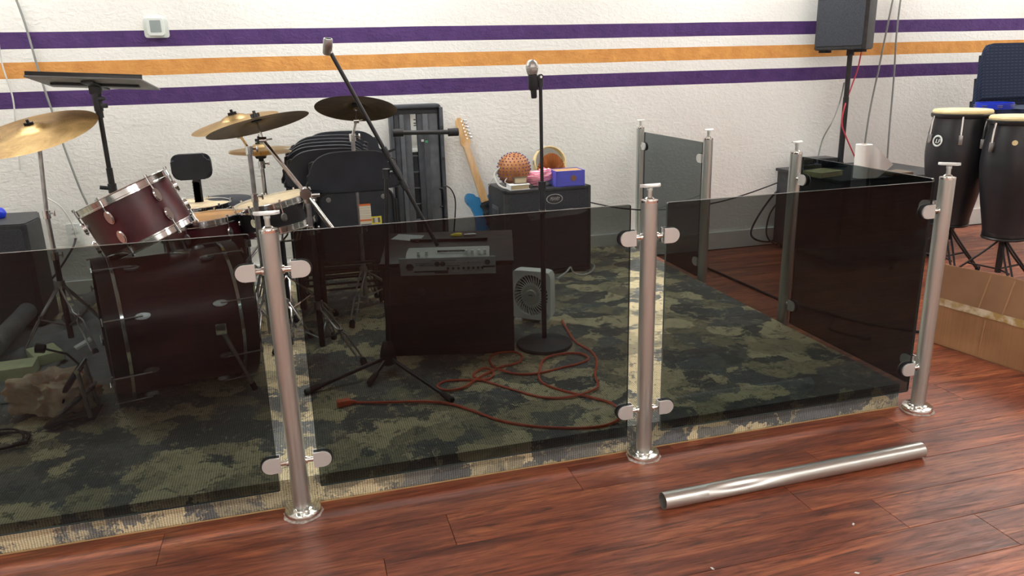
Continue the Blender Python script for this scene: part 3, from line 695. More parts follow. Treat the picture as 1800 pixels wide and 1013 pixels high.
# ------------------------------------------------------------------ congas
def conga(label, c, R, h_, zb, ringlogo=False, tilt=(0, 0), a00=0, ab=0):
    root = thing('conga_drum', label, 'drum', (c[0], c[1], zb))
    ax = V((tilt[0], tilt[1], 1)).normalized(); T = orient((c[0], c[1], zb), ax)
    pr = [(R*.70, 0), (R*.72, .012), (R*.78, h_*.10), (R*.97, h_*.33), (R*1.10, h_*.55), (R*1.12, h_*.66), (R*1.07, h_*.80), (R*.98, h_*.93), (R*.97, h_*.985)]
    sp_ = smoothp([V((a, 0, b_)) for a, b_ in pr], 3)
    q = B(); lathe(q, [(v.x, v.z) for v in sp_], T, 40); obj('shell', q, BLACKSATIN, root)
    q = B(); lathe(q, [(R*.71, -.004), (R*.735, 0), (R*.735, .018), (R*.71, .020)], T, 40); obj('bottom_band', q, BLACKM, root)
    q = B(); lathe(q, [(R*.985, h_*.93), (R*1.05, h_*.935), (R*1.07, h_*.945), (R*1.07, h_*.965), (R*1.0, h_*.975)], T, 40); obj('rim', q, BLACKM, root)
    q = B(); lathe(q, [(R*1.02, h_*.965), (R*1.035, h_*.985), (R*.99, h_*1.0), (R*.6, h_*1.002), (0, h_*1.003)], T, 40); obj('head', q, HIDE, root)
    for i in range(6):
        an = 2*PI*i/6 + a00
        e = V((math.cos(an), math.sin(an), 0)); q = B()
        tube(q, [T @ (e*R*1.09+V((0, 0, h_*.95))), T @ (e*R*1.13+V((0, 0, h_*.90))), T @ (e*R*1.17+V((0, 0, h_*.77)))], .005, 6)
        lg = obj('tension_hook', q, CHROME, root)
        q = B(); box(q, T @ (e*R*1.14+V((0, 0, h_*.755))), (.020, .020, .05), M.Rotation(an, 3, 'Z'), .003); obj('lug', q, DCHROME, lg)
    an = ab; e = V((math.cos(an), math.sin(an), 0)); bp = T @ (e*R*1.118 + V((0, 0, h_*.74)))
    m = orient(bp, e + V((0, 0, .1)), V((-e.y, e.x, 0)))
    if ringlogo:
        q = B(); ring(q, m, .027, .0050, 32, 6, .3); obj('badge_ring', q, WPLA, root)
        text('badge_letters', 'LP', .034, m @ M.Translation((.004, -.002, 0)), WPLA, root, .002, 1.0, .15)
    else:
        an = ab; e = V((math.cos(an), math.sin(an), 0)); m = orient(T @ (e*R*1.10 + V((0, 0, h_*.80))), e, V((-e.y, e.x, 0)))
        q = B(); lathe(q, [(.013, -.004), (.013, .003), (.0, .004)], m, 20); obj('badge', q, HIDE, root)
BLACKSATIN = speck(mat('satin_black_shell', (.020,.021,.026), .38), 5, .3)
c1 = py(1693, 192, 1.42); c2 = py(1797, 203, 1.10)
b1 = .33; b2 = .31
conga('left conga drum, black with a round silver badge', (c1.x, 1.42), .145, c1.z-b1, b1, True, a00=-2.32, ab=-3.05)
conga('right conga drum, black with small gold badge, cut by the picture edge', (c2.x, 1.10), .143, c2.z-b2, b2, a00=-3.17, ab=-2.50)
for (c_, zb, yy, lb) in ((c1, b1, 1.42, 'black tripod stand under the left conga'), (c2, b2, 1.10, 'black tripod stand under the right conga')):
    root = thing('conga_stand', lb, 'stand', (c_.x, yy, 0)); C = V((c_.x, yy, 0))
    q = B(); ring(q, M.Translation(C+V((0, 0, zb-.012))), .10, .008, 32); obj('cradle_ring', q, BLACKM, root)
    q = B(); cyl(q, C+V((0, 0, .10)), C+V((0, 0, zb-.03)), .016); obj('centre_tube', q, BLACKM, root)
    for i in range(3):
        an = -PI/2 - .5 + 2*PI*i/3; e = V((math.cos(an), math.sin(an), 0)); q = B()
        for s in (-.012, .012):
            s_ = V((-e.y, e.x, 0))*s; tube(q, [C+e*.015+s_*.6+V((0, 0, zb-.03)), C+e*.10+s_+V((0, 0, zb*.6)), C+e*.27+s_*.6+V((0, 0, .02))], .006, 6, k=4)
        tube(q, [C+e*.01+V((0, 0, zb-.03)), C+e*.10+V((0, 0, zb-.014))], .007, 6)
        tube(q, [C+e*.016+V((0, 0, .12)), C+e*.15+V((0, 0, .13))], .005, 6)
        lg = obj('leg', q, BLACKM, root)
        q = B(); cyl(q, C+e*.27+V((0, 0, .0)), C+e*.275+V((0, 0, .034)), .013); obj('rubber_foot', q, RUBBER, lg)
# ------------------------------------------------------------------ stacked blue chairs
def stack_chair(loc, label):
    root = thing('stacking_chair', label, 'chair', loc, 'stacked navy chairs'); L = V(loc)
    q = B(); prism(q, rrect(.46, .42, .06), .045, M.Translation(L+V((0, 0, .435))), .012); obj('seat', q, NAVY, root)
    q = B(); o_ = [(-.225, 0), (.225, 0), (.215, .22), (.195, .31), (.17, .345), (.12, .355), (-.12, .355), (-.17, .345), (-.195, .31), (-.215, .22)]
    m = orient(L+V((0, .20, .52)), (0, -1, .14)); prism(q, o_, .035, m, .010); obj('backrest', q, NAVY, root)
    for s in (-1, 1):
        q = B(); tube(q, [L+V((s*.215, -.19, .015)), L+V((s*.205, -.17, .42)), L+V((s*.205, .17, .425)), L+V((s*.19, .225, .56)), L+V((s*.17, .265, .80))], .011, 8, k=4); obj('side_frame', q, BLACKM, root)
        q = B(); tube(q, [L+V((s*.205, .14, .42)), L+V((s*.215, .24, .015))], .011, 8); obj('leg', q, BLACKM, root)
    q = B(); tube(q, [L+V((-.205, -.17, .40)), L+V((.205, -.17, .40))], .009); obj('stretcher', q, BLACKM, root)
    return root
pc = py(1715, 178, 1.95)
scx = py(1716, 150, 2.05).x + .235
names = ['lowest navy patterned stacking chair, behind the congas', 'second lowest navy patterned chair of the stack behind the congas', 'second highest navy patterned chair of the stack behind the congas', 'topmost navy patterned chair of the stack, carrying the blue tambourine']
ch = stack_chair((scx, 1.88, 0), names[0])
for i in (1, 2, 3): dup(ch, (scx, 1.88-.012*i, .1465*i), 0, names[i])
zt = .1465*3 + .482
tp = py(1748, 184, 1.80)
root = thing('tambourine', 'bright blue plastic tambourine lying on the topmost navy chair', 'tambourine', (tp.x, tp.y, zt))
C = V((tp.x, tp.y, zt+.001)); q = B()
lathe(q, [(.098, 0), (.106, 0), (.106, .038), (.098, .038), (.098, 0)], M.Translation(C), 36, False); obj('hoop', q, CBLUE, root)
for i in range(8):
    an = 2*PI*i/8+.25; e = V((math.cos(an), math.sin(an), 0)); q = B()
    for z in (.014, .023): cyl(q, C+e*.103+V((0, 0, z)), C+e*.103+V((0, 0, z+.002)), .016, seg=12)
    obj('jingle', q, DCHROME, root)

# ------------------------------------------------------------------ bass cabinet and what lies on it
AF = V((.064, 1.951, 0)); AR = V((.577, 1.97, 0)); ah = .594; ad_ = .33
dx_ = (AR-AF).normalized(); dy_ = V((-dx_.y, dx_.x, 0)); AL = (AR-AF).length
root = thing('bass_cabinet', 'tall black bass amplifier cabinet with oval badge against the wall', 'amplifier', (AF+AR)/2+V((0, .15, PZ)))
Tm = M((dx_, dy_, V((0, 0, 1)))).transposed().to_4x4(); Tm.translation = AF+V((0, 0, PZ))
hh_ = ah-PZ
q = B(); box(q, (AL/2, ad_/2+.012, hh_/2+.006), (AL, ad_-.024, hh_-.012), bev=.006)
for s in (0, 1): box(q, (.009+s*(AL-.018), .012, hh_/2+.006), (.018, .030, hh_-.012), bev=.003)
box(q, (AL/2, .012, hh_-.009), (AL, .030, .018), bev=.003); box(q, (AL/2, .012, .016), (AL, .030, .018), bev=.003)
bmesh.ops.transform(q, matrix=Tm, verts=q.verts); obj('cabinet', q, CABV, root)
q = B(); box(q, (AL/2, .006, hh_/2+.006), (AL-.036, .012, hh_-.05)); bmesh.ops.transform(q, matrix=Tm, verts=q.verts); obj('grille', q, GRILL, root)
for x in (.03, AL-.03):
    for y in (.03, ad_-.05):
        q = B(); cyl(q, Tm@V((x, y, 0)), Tm@V((x, y, .009)), .014); obj('foot', q, RUBBER, root)
q = B(); box(q, (-.002, ad_*.55, hh_*.70), (.006, .12, .085), bev=.003); bmesh.ops.transform(q, matrix=Tm, verts=q.verts); hc = obj('handle_cup', q, CHARC, root)
q = B(); box(q, (-.004, ad_*.55, hh_*.70), (.008, .09, .055), bev=.003); bmesh.ops.transform(q, matrix=Tm, verts=q.verts); obj('recess', q, INK, hc)
bc = Tm @ V((.292, -.003, hh_-.062)); bm_ = orient(bc, (0, -1, 0))
sc = M.Diagonal((1.95, 1.12, 1, 1)); q = B(); ring(q, bm_ @ sc, .0235, .0016, 40, 6); bd = obj('badge', q, SILV, root)
q = B(); lathe(q, [(.0225, -.001), (.0225, .0015), (0, .0015)], bm_ @ sc, 32); obj('badge_plate', q, INK, bd)
text('badge_letters', 'PEAVEY', .027, bm_ @ M.Translation((0, 0, .0022)), SILV, bd, .0006, .62, .35)
# grey tape strip with an X
q = B(); p1, p2, p3, p4 = [py(a_, b_, 1.945) for a_, b_ in ((926, 376), (1004, 366), (1020, 376), (933, 388))]
q.faces.new([q.verts.new(v) for v in (p1, p2, py(1034, 369, 1.947), p3, py(975, 382, 1.944), p4)])
bmesh.ops.solidify(q, geom=list(q.faces), thickness=.001); tp_ = obj('tape_strip', q, TAPEG, root, False)
q = B(); tube(q, [py(930, 380, 1.942), py(941, 386, 1.942)], .0018, 4); tube(q, [py(930, 386, 1.942), py(940, 380, 1.942)], .0018, 4); obj('cross_mark', q, INK, tp_)
# shekere
def gs(px_, py_): return pz(px_, py_, ah+.001)
sc0 = py(903, 290, 2.10); C = V((sc0.x, 2.10, ah+.098)); R = .094
root = thing('shekere', 'brown gourd shaker covered in purple beads on the bass cabinet', 'percussion', (C.x, C.y, ah))
q = B(); lathe(q, [(0, -R*1.02)] + [(R*math.sin(a), -R*math.cos(a)*(1.0)) for a in [PI*i/14 for i in range(1, 14)]] + [(0, R)], orient(C, (-.15, .2, 1)), 32); obj('gourd', q, GOURD, root)
q = B(); cnt = 0
for i in range(15):
    la = PI*(i+1)/16; nn_ = max(4, int(26*math.sin(la)))
    for j in range(nn_):
        a_ = 2*PI*(j+.5*(i % 2))/nn_; dv = V((math.sin(la)*math.cos(a_), math.sin(la)*math.sin(a_), math.cos(la)))
        lathe(q, [(0, -.005), (.0034, -.001), (.0034, .002), (0, .006)], orient(C+dv*R*1.01, dv), 5)
bd_ = obj('beads', q, BEAD, root); bd_['kind'] = 'stuff'
q = B(); tube(q, [C+V((-.085, -.02, .02)), C+V((-.115, -.01, -.02)), C+V((-.105, -.04, -.07)), C+V((-.07, -.07, -.093)), C+V((-.02, -.08, -.092))], .006, 6, k=5); tube(q, [C+V((-.085, -.02, .02)), C+V((-.05, -.06, -.02)), C+V((-.07, -.06, -.06)), C+V((-.02, -.075, -.08))], .003, 5, k=5)
tube(q, [C+V((-.085, -.02, .02)), C+V((-.11, .02, -.04)), C+V((-.14, .05, -.094))], .002, 5, k=5); obj('cord_net', q, WHCORD if False else WCORD, root)
# pandeiro (frame drum) leaning against wall with orange ribbed shell in front
C = py(966, 295, 2.26); C.z = ah+.100; ax = V((.05, -1, .28)).normalized(); m = orient(C, ax)
root = thing('frame_drum', 'round natural wood frame drum with jingles leaning on the wall', 'drum', (C.x, C.y, ah))
q = B(); lathe(q, [(.094, -.022), (.100, -.022), (.100, .022), (.094, .022), (.094, -.022)], m, 40, False); obj('frame', q, HIDE, root)
q = B(); lathe(q, [(.093, -.020), (0, -.019)], m, 40, False); bmesh.ops.solidify(q, geom=list(q.faces), thickness=.001); obj('skin', q, TRIMW, root)
for i in range(7):
    a_ = 2*PI*i/7+.35; e = m.to_3x3() @ V((math.cos(a_), math.sin(a_), 0)); q = B()
    lathe(q, [(.013, -.003), (.014, 0), (.013, .003)], orient(C+e*.1, e, ax), 14); obj('jingle', q, DCHROME, root)
C2 = py(968, 300, 2.17); C2.z = ah+.082
root = thing('ribbed_shell', 'orange ribbed fan shaped shell in front of the frame drum', 'percussion', (C2.x, C2.y, ah))
q = B(); k = 48; ctr = C2+V((0, -.010, -.045)); vs_ = []
for i in range(k+1):
    a_ = PI*i/k; rr_ = .092; bump_ = .006*(1 if i % 2 else -1); rim = []
    for t_ in (.15, .5, .8, 1.):
        rim.append(q.verts.new(ctr + V((rr_*t_*math.cos(a_), bump_*t_ - .028*math.sin(t_*PI/2)*1.0 + .03*t_*t_, rr_*1.45*t_*math.sin(a_)))))
    vs_.append(rim)
for i in range(k):
    for j in range(3): q.faces.new((vs_[i][j], vs_[i+1][j], vs_[i+1][j+1], vs_[i][j+1]))
bmesh.ops.solidify(q, geom=list(q.faces), thickness=.003); obj('shell', q, STRAW, root)
# pink cloth pouch
pc_ = gs(945, 326); C = V((pc_.x, 2.06, ah+.001))
q = B(); bmesh.ops.create_icosphere(q, subdivisions=4, radius=1)
for v in q.verts:
    n_ = noise.fractal(v.co*2.2+V((3, 1, 7)), 1, 2, 4)
    v.co = V((v.co.x*.085*(1+.22*n_), v.co.y*.035*(1+.2*n_), max(-.98, v.co.z)*.042*(1+.35*n_) + .042 + .022*max(0, v.co.x)))
bmesh.ops.translate(q, vec=C, verts=q.verts); mn_ = min(v.co.z for v in q.verts); bmesh.ops.translate(q, vec=(0, 0, ah+.001-mn_), verts=q.verts)
tag(obj('cloth_pouch', q, PINK), 'crumpled pink and white cloth pouch on the bass cabinet', 'pouch')
# blue box
bl = gs(978, 329.5); br_ = gs(1028, 326); d1 = (br_-bl).normalized(); d2 = V((-d1.y, d1.x, 0)); Lx = (br_-bl).length
root = thing('open_box', 'violet blue open box with a brown round sticker on the bass cabinet', 'box', (bl+br_)/2)
Tm2 = M((d1, d2, V((0, 0, 1)))).transposed().to_4x4(); Tm2.translation = bl; bh = .088; bw = .13
q = B()
for c_, s_ in (((Lx/2, .002, bh/2), (Lx, .004, bh)), ((Lx/2, bw, bh/2), (Lx, .004, bh)), ((.002, bw/2, bh/2), (.004, bw, bh)), ((Lx-.002, bw/2, bh/2), (.004, bw, bh)), ((Lx/2, bw/2, .003), (Lx, bw, .004))): box(q, c_, s_)
bmesh.ops.transform(q, matrix=Tm2, verts=q.verts); obj('carton', q, BLUBOX, root, False)
q = B(); box(q, (Lx*.5, bw*.55, bh-.006), (Lx-.012, bw-.02, .006)); bmesh.ops.transform(q, matrix=Tm2, verts=q.verts); obj('contents', q, CARDI, root, False)
q = B(); lathe(q, [(.0165, -.0005), (.0165, .0012), (0, .0012)], orient(Tm2@V((Lx*.60, -.0008, bh*.52)), -d2), 24); obj('sticker', q, CORK, root)
# small books left
p = gs(905, 329)
book('cream booklet stack lying at the front left edge of the bass cabinet', (p.x-.003, 1.995, ah+.001), (.115, .07, .030), .08, PAPER)
book('small thick book with brown cover, tilted on the cream booklets', (p.x+.012, 2.01, ah+.0315), (.075, .05, .036), -.1, BRCOVER)

# ------------------------------------------------------------------ electric guitar
g0 = py(846, 415, 2.20); g1 = py(818, 254, 2.465)
ax = (g1-py(851, 352, 2.42)).normalized(); root = thing('electric_guitar', 'blue electric guitar with maple neck leaning against the wall', 'guitar', (g0.x, g0.y, PZ))
side = ax.cross(V((0, -1, 0))).normalized(); nrm = side.cross(ax).normalized()
if nrm.y > 0: nrm = -nrm; side = -side
side = ax.cross(nrm).normalized()
if side.x < 0: side = -side
Tg = M((side, ax, nrm)).transposed().to_4x4()
top = g1; neckbase = py(851, 352, 2.42)
Ln = (top-neckbase).length; Tg.translation = neckbase
body = [(-.030, .020), (-.050, .055), (-.085, .070), (-.108, .050), (-.110, .015), (-.092, -.03), (-.088, -.09), (-.105, -.15), (-.135, -.20), (-.140, -.26), (-.11, -.31), (-.05, -.335), (.03, -.335), (.10, -.31), (.135, -.26), (.135, -.20), (.105, -.14), (.095, -.08), (.11, -.02), (.125, .03), (.118, .055), (.095, .055), (.06, .03), (.035, .012)]
bo = [(v.x, v.y) for v in smoothp([V((a, b_, 0)) for a, b_ in body], 4, True)]
q = B(); prism(q, bo, .042, Tg @ M.Translation((0, 0, -.03)), .007); obj('body', q, BLUE, root)
q = B(); prism(q, [(-.03, -.16), (.06, -.15), (.045, -.05), (.028, -.005), (-.026, -.005), (-.03, -.06)], .002, Tg @ M.Translation((0, 0, .0122))); obj('pickguard', q, INK, root, False)
for yy in (-.025, -.08, -.14):
    q = B(); box(q, (0, yy, .017), (.075, .017, .010), bev=.003); bmesh.ops.transform(q, matrix=Tg, verts=q.verts); obj('pickup', q, BLACK, root)
q = B(); box(q, (0, -.19, .017), (.075, .035, .012), bev=.003); bmesh.ops.transform(q, matrix=Tg, verts=q.verts); obj('bridge', q, CHROME, root)
q = B(); prism(q, [(-.024, -.01), (.024, -.01), (.018, Ln-.01), (-.018, Ln-.01)], .022, Tg @ M.Translation((0, 0, -.002)), .004); nk = obj('neck', q, MAPLE, root)
hs2 = [(.75*a+.004, b_) for a, b_ in [(-.020, Ln-.02), (.020, Ln-.02), (.038, Ln+.0), (.040, Ln+.02), (.034, Ln+.13), (.022, Ln+.158), (-.004, Ln+.160), (-.026, Ln+.145), (-.034, Ln+.115), (-.020, Ln+.095), (-.028, Ln+.04), (-.042, Ln+.02), (-.040, Ln+.0)]]
hs = [(-.018, Ln-.02), (.018, Ln-.02), (.030, Ln-.004), (.042, Ln+.012), (.044, Ln+.024), (.036, Ln+.032), (.034, Ln+.10), (.040, Ln+.125), (.034, Ln+.148), (.018, Ln+.158), (.002, Ln+.148), (-.030, Ln+.03), (-.036, Ln+.012)]
q = B(); prism(q, hs2, .014, Tg @ M.Translation((0, 0, -.002)), .002); hd = obj('headstock', q, MAPLE, root)
for i in range(6):
    q = B(); c_ = Tg @ V((.040, Ln+.030+i*.021, .005)); cyl(q, Tg @ V((.022, Ln+.030+i*.021, .005)), c_, .004, seg=6); cyl(q, Tg @ V((.018, Ln+.030+i*.021, .011)), Tg @ V((.018, Ln+.030+i*.021, .024)), .0045, seg=8); box(q, Tg @ V((.046, Ln+.030+i*.021, .005)), (.016, .012, .012), Tg.to_3x3(), .002); obj('tuning_peg', q, CHROME, hd)
q = B()
for i in range(6): tube(q, [Tg @ V((-.016+i*.0064, Ln+.01, .0225)), Tg @ V((-.024+i*.0096, -.19, .026))], .0005, 3)
obj('strings', q, DCHROME, root)

# ------------------------------------------------------------------ ribbed plastic case standing on end
root = thing('instrument_case', 'tall open black plastic case shell with ribs standing on end against the wall', 'case', (-.33, 2.42, PZ))
x0c, x1c = py(686, 250, 2.44).x, py(779, 250, 2.44).x; zt_ = py(730, 183, 2.44).z; wc = x1c-x0c; hc_ = zt_-PZ; xc = (x0c+x1c)/2
q = B(); prism(q, rrect(wc, hc_, .03), .03, XZ((xc, 2.475, PZ+hc_/2)), .005); obj('shell', q, CHARC, root)
q = B()
for s in (-1, 1): box(q, (xc+s*(wc/2-.011), 2.425, PZ+hc_/2), (.022, .055, hc_-.04), bev=.006)
for z in (PZ+.014, zt_-.012): box(q, (xc, 2.425, z), (wc-.04, .055, .022), bev=.006)
obj('rim', q, CHARC, root)
for i, (fx, ww, m_, dp) in enumerate(((.13, .030, CHARC, .03), (.22, .026, CHARCL, .042), (.33, .040, CHARCL, .026), (.44, .050, BLACK, .012), (.56, .034, CHARC, .034), (.66, .030, CHARCL, .042), (.80, .060, CHARCL, .032))):
    q = B(); box(q, (x0c+wc*fx, 2.445-dp/2, PZ+hc_/2-.01), (ww, dp, hc_-.09), bev=.004); r_ = obj('rib', q, m_, root)
for i in range(7):
    q = B(); box(q, (x0c+wc*.44, 2.428, PZ+.10+i*.095), (.048, .014, .006)); obj('cross_web', q, CHARCL, root, False)
q = B(); box(q, (x0c+wc*.44, 2.426, zt_-.155), (.036, .008, .20), bev=.002); pl = obj('label_plate', q, WPLA, root)
q = B()
for z_ in (zt_-.087, zt_-.107, zt_-.120): box(q, (x0c+wc*.47, 2.4215, z_), (.014, .001, .006))
obj('printed_mark', q, INK, pl, False)
q = B(); box(q, (x0c+wc*.44, 2.424, zt_-.262), (.036, .008, .022), bev=.002); obj('label_stub', q, WPLA, root)
q = B(); tube(q, [V((x0c+wc*.86, 2.405, PZ+.47)), V((x0c+wc*.93, 2.395, PZ+.465)), V((x0c+wc*.93, 2.395, PZ+.37)), V((x0c+wc*.86, 2.405, PZ+.365))], .006, 8, k=3); obj('handle', q, BLACK, root)
for z in (.30, .48, .65, .83):
    q = B(); box(q, (x1c-.012, 2.392, PZ+z), (.016, .012, .02), bev=.002); obj('latch', q, INK, root)
# T-bar stand in front
tb = py(748, 232, 2.22)
root = thing('tee_bar_stand', 'black stand with padded crossbar in front of the plastic case', 'stand', (tb.x, 2.22, PZ))
q = B(); box(q, (tb.x, 2.22, (tb.z+PZ)/2+.04), (.030, .030, tb.z-PZ-.08), bev=.003); obj('column', q, CHARC, root)
for dz_, m_ in ((.045, PAPER), (.052, GREENS)):
    q = B(); box(q, (tb.x+(-.022 if m_ is PAPER else .0), 2.203, tb.z-dz_), (.014, .003, .012)); obj('sticker', q, m_, root, False)
xa, xb = py(690, 229, 2.22).x, py(804, 227, 2.22).x
q = B(); tube(q, [V((xa, 2.21, tb.z+.004)), V((xb, 2.21, tb.z-.008))], .013, 10); obj('crossbar', q, BLACKM, root)
for x_, z_ in ((xa, .004), (xb, -.008)):
    q = B(); s = 1 if x_ == xa else -1; cyl(q, (x_-s*.002, 2.21, tb.z+z_), (x_+s*.055, 2.21, tb.z+z_), .022); obj('pad', q, RUBBER, root)
for i in range(2):
    s = 1 if i else -1; q = B(); tube(q, [V((tb.x+s*.02, 2.22, PZ+.10)), V((tb.x+s*.18, 2.12, PZ+.015))], .012, 8); obj('leg', q, BLACKM, root)
q = B(); tube(q, [V((tb.x, 2.22, PZ+.10)), V((tb.x, 2.36, PZ+.015))], .012, 8); obj('leg', q, BLACKM, root)

# ------------------------------------------------------------------ folded chairs
def fold_chair(loc, label):
    root = thing('folding_chair', label, 'chair', loc, 'folded padded chairs'); L = V(loc)
    zz = .80
    o_ = [(-.205, -.150), (.205, -.150), (.215, -.08), (.195, -.02), (.150, .015), (.08, .030), (-.08, .030), (-.150, .015), (-.195, -.02), (-.215, -.08)]
    oo = [(v.x, v.y) for v in smoothp([V((a, b_, 0)) for a, b_ in [(u*.965, w_) for u, w_ in o_]], 4, True)]
    q = B(); prism(q, oo, .044, XZ(L+V((0, .028, zz-.033))), .012); bk_ = obj('backrest', q, VINYL, root)
    q = B(); tube(q, [XZ(L+V((0, -.010, zz-.033))) @ V((a*.985, b_*.975-.002, 0)) for a, b_ in oo], .0028, 5, closed=True); obj('piping', q, PIPING, bk_)
    q = B(); tube(q, [L+V((-.205, .030, .012)), L+V((-.200, .030, .68)), L+V((-.175, .026, .745)), L+V((-.10, .022, .765)), L+V((.10, .022, .765)), L+V((.175, .026, .745)), L+V((.200, .030, .68)), L+V((.205, .030, .012))], .010, 8, k=3); obj('front_frame', q, BLACKM, root)
    for s in (-1, 1):
        q = B(); tube(q, [L+V((s*.188, .005, .012)), L+V((s*.188, .004, .56))], .009, 8); obj('leg', q, BLACKM, root)
    q = B(); prism(q, rrect(.345, .345, .045), .020, XZ(L+V((0, .018, .435))), .004); obj('seat_pan', q, CHARCD, root)
    q = B(); tube(q, [V((x_, -.006, z_))+L+V((0, 0, .435)) for x_, z_ in rrect(.352, .352, .048)], .0075, 6, closed=True); obj('seat_rim', q, BLACKM, root)
    q = B(); prism(q, rrect(.36, .35, .05), .020, XZ(L+V((0, .040, .435))), .006); obj('seat_cushion', q, VINYL, root)
    for z_ in (.13, .20, .235):
        q = B(); tube(q, [L+V((-.19, .006, z_)), L+V((.19, .006, z_))], .006, 6); obj('crossbar', q, BLACKM, root)
    for s in (-1, 1):
        q = B(); lathe(q, [(.012, 0), (.012, .003), (.006, .004), (0, .003)], XZ(L+V((s*.13, -.002, .575))), 12); obj('rivet', q, DCHROME, root)
    return root
PIPING = speck(mat('grey_piping', (.045,.050,.065), .6), 20, .2)
CHARCD = speck(mat('dark_seat_pan', (.030,.034,.045), .4), 14, .2)
spec = [((622, 1.62), 'front folded black padded chair, its seat pan with paper labels showing'),
        ((583, 1.72), 'second folded black padded chair, just behind the labelled one and further left'),
        ((577, 1.83), 'third folded black padded chair from the front of the row'),
        ((578, 1.94), 'fourth folded black padded chair, in the middle of the row'),
        ((580, 2.05), 'fifth folded black padded chair from the front of the row'),
        ((584, 2.17), 'sixth folded black padded chair, last but one before the wall'),
        ((604, 2.30), 'rearmost folded black padded chair, highest outline against the wall')]
fc = None
for (pxx, yy), lb in spec:
    x_ = py(pxx, 300, yy).x
    if fc is None:
        fc0 = V((x_, yy, PZ)); fc = fold_chair(fc0, lb)
    else: dup(fc, (x_, yy, PZ), random.uniform(-.02, .02), lb).scale = (1.0, 1, 1+.08*(yy-1.62))
def sticker(name, x_, z_, w_, h_, m_, par, d=.0):
    q = B(); box(q, (x_, 1.62-.0048-d, z_), (w_, .001, h_)); return obj(name, q, m_, par, False)
s0 = py(641, 375, 1.612); st_ = sticker('warning_label', s0.x+.003, s0.z-.005, .056, .098, WHL, fc)
sticker('label_band', s0.x+.003, s0.z+.040, .056, .010, ORL, st_, .0008); sticker('label_band', s0.x+.003, s0.z-.035, .056, .009, ORL, st_, .0008)
s1 = py(662, 388, 1.612); st_ = sticker('price_label', s1.x, s1.z, .050, .042, YLL, fc); sticker('barcode', s1.x, s1.z+.002, .036, .024, BARC, st_, .0008)

# ------------------------------------------------------------------ slanted stand with mixer
DL = V((-.728, .963, 0)); DR = V((-.209, .828, 0)); d1 = (DR-DL).normalized(); d2 = V((-d1.y, d1.x, 0)); DWd = (DR-DL).length
Td = M((d1, d2, V((0, 0, 1)))).transposed().to_4x4(); Td.translation = DL+V((0, 0, PZ))
hf, hb_, dep = .385, .447, .27
root = thing('mixer_stand', 'dark stained slant topped box stand with three round holes, carrying the mixer', 'stand', Td@V((DWd/2, dep/2, 0)))
def Q(bm): bmesh.ops.transform(bm, matrix=Td, verts=bm.verts); return bm
q = B(); box(q, (DWd/2, .009, hf/2), (DWd, .018, hf), bev=.002); fp = obj('front_panel', Q(q), DWOOD, root)
for x in (.009, DWd-.009):
    q = B(); m = M((V((0, 1, 0)), V((0, 0, 1)), V((1, 0, 0)))).transposed().to_4x4(); m.translation = V((x-.009, 0, 0))
    prism(q, [(.018, 0), (dep, 0), (dep, hb_), (.018, hf+.004)], .018, m); obj('side_panel', Q(q), DWOOD, root, False)
q = B(); box(q, (DWd/2, dep-.009, hb_/2), (DWd-.036, .018, hb_)); obj('back_panel', Q(q), DWOOD, root)
sl = math.atan2(hb_-hf, dep-.018); q = B(); box(q, (DWd/2, dep/2+.01, (hf+hb_)/2+.013), (DWd+.012, dep/math.cos(sl)+.01, .016), M.Rotation(sl, 3, 'X'), .003); obj('top_panel', Q(q), DWOOD, root)
q = B(); box(q, (DWd/2, dep*.72, hb_+.008), (DWd*.62, .010, .012), M.Rotation(sl, 3, 'X')); obj('ledge', Q(q), DWOOD, root)
for px_, py_ in ((742, 514), (790, 513), (838, 510)):
    pw = Td.inverted() @ (CAM + ray(px_, py_)*(((DL-CAM).dot(d2))/(ray(px_, py_).dot(d2))))
    q = B(); ring(q, orient((pw.x, -.001, pw.z), (0, -1, 0)), .021, .0022, 24, 6); hr = obj('port_ring', Q(q), BLACKM, root)
    q = B(); lathe(q, [(.020, -.001), (.020, .0006), (0, .0006)], orient((pw.x, 0, pw.z), (0, -1, 0)), 24); obj('port', Q(q), INK, hr)
# the mixer: rear panel faces the viewer, over the front edge of the slope
zs = hf+.034
mx0 = (Td.inverted() @ (CAM + ray(702, 460)*(((DL-CAM).dot(d2)-.02)/(ray(702, 460).dot(d2))))).x
mx1 = (Td.inverted() @ (CAM + ray(871, 455)*(((DL-CAM).dot(d2)-.02)/(ray(871, 455).dot(d2))))).x
mw = mx1-mx0; mc = (mx0+mx1)/2
root = thing('audio_mixer', 'grey audio mixer lying on the slanted stand, connector side forward', 'mixer', Td@V((mc, .06, hf)))
Ms = M.Translation((mc, -.012, zs-.030)) @ M.Rotation(sl*.9, 4, 'X')
def MQ(bm): bmesh.ops.transform(bm, matrix=Ms, verts=bm.verts); return Q(bm)
q = B(); box(q, (0, -.004, .004), (mw, .007, .078), bev=.001); rp = obj('rear_panel', MQ(q), MIXG, root)
q = B(); prism(q, [(0, .018), (.12, .018), (.12, .030), (.045, .046), (0, .042)], mw-.05, M((V((0, 1, 0)), V((0, 0, 1)), V((1, 0, 0)))).transposed().to_4x4() @ M.Translation((0, 0, -(mw-.05)/2)), .002); obj('case', MQ(q), MIXL, root)
for fx in (-.30, -.22, .20, .26, .33, .39):
    q = B(); lathe(q, [(.007, 0), (.006, .014), (.0055, .016), (0, .0165)], M.Translation((mw*fx, .018, .047)), 10); obj('knob', MQ(q), WPLA, root)
for i in range(18):
    q = B(); cyl(q, (-mw*.10+i*mw*.018, .035, .049), (-mw*.10+i*mw*.018, .035, .056), .003, seg=6); obj('trim_pot', MQ(q), INK, root)
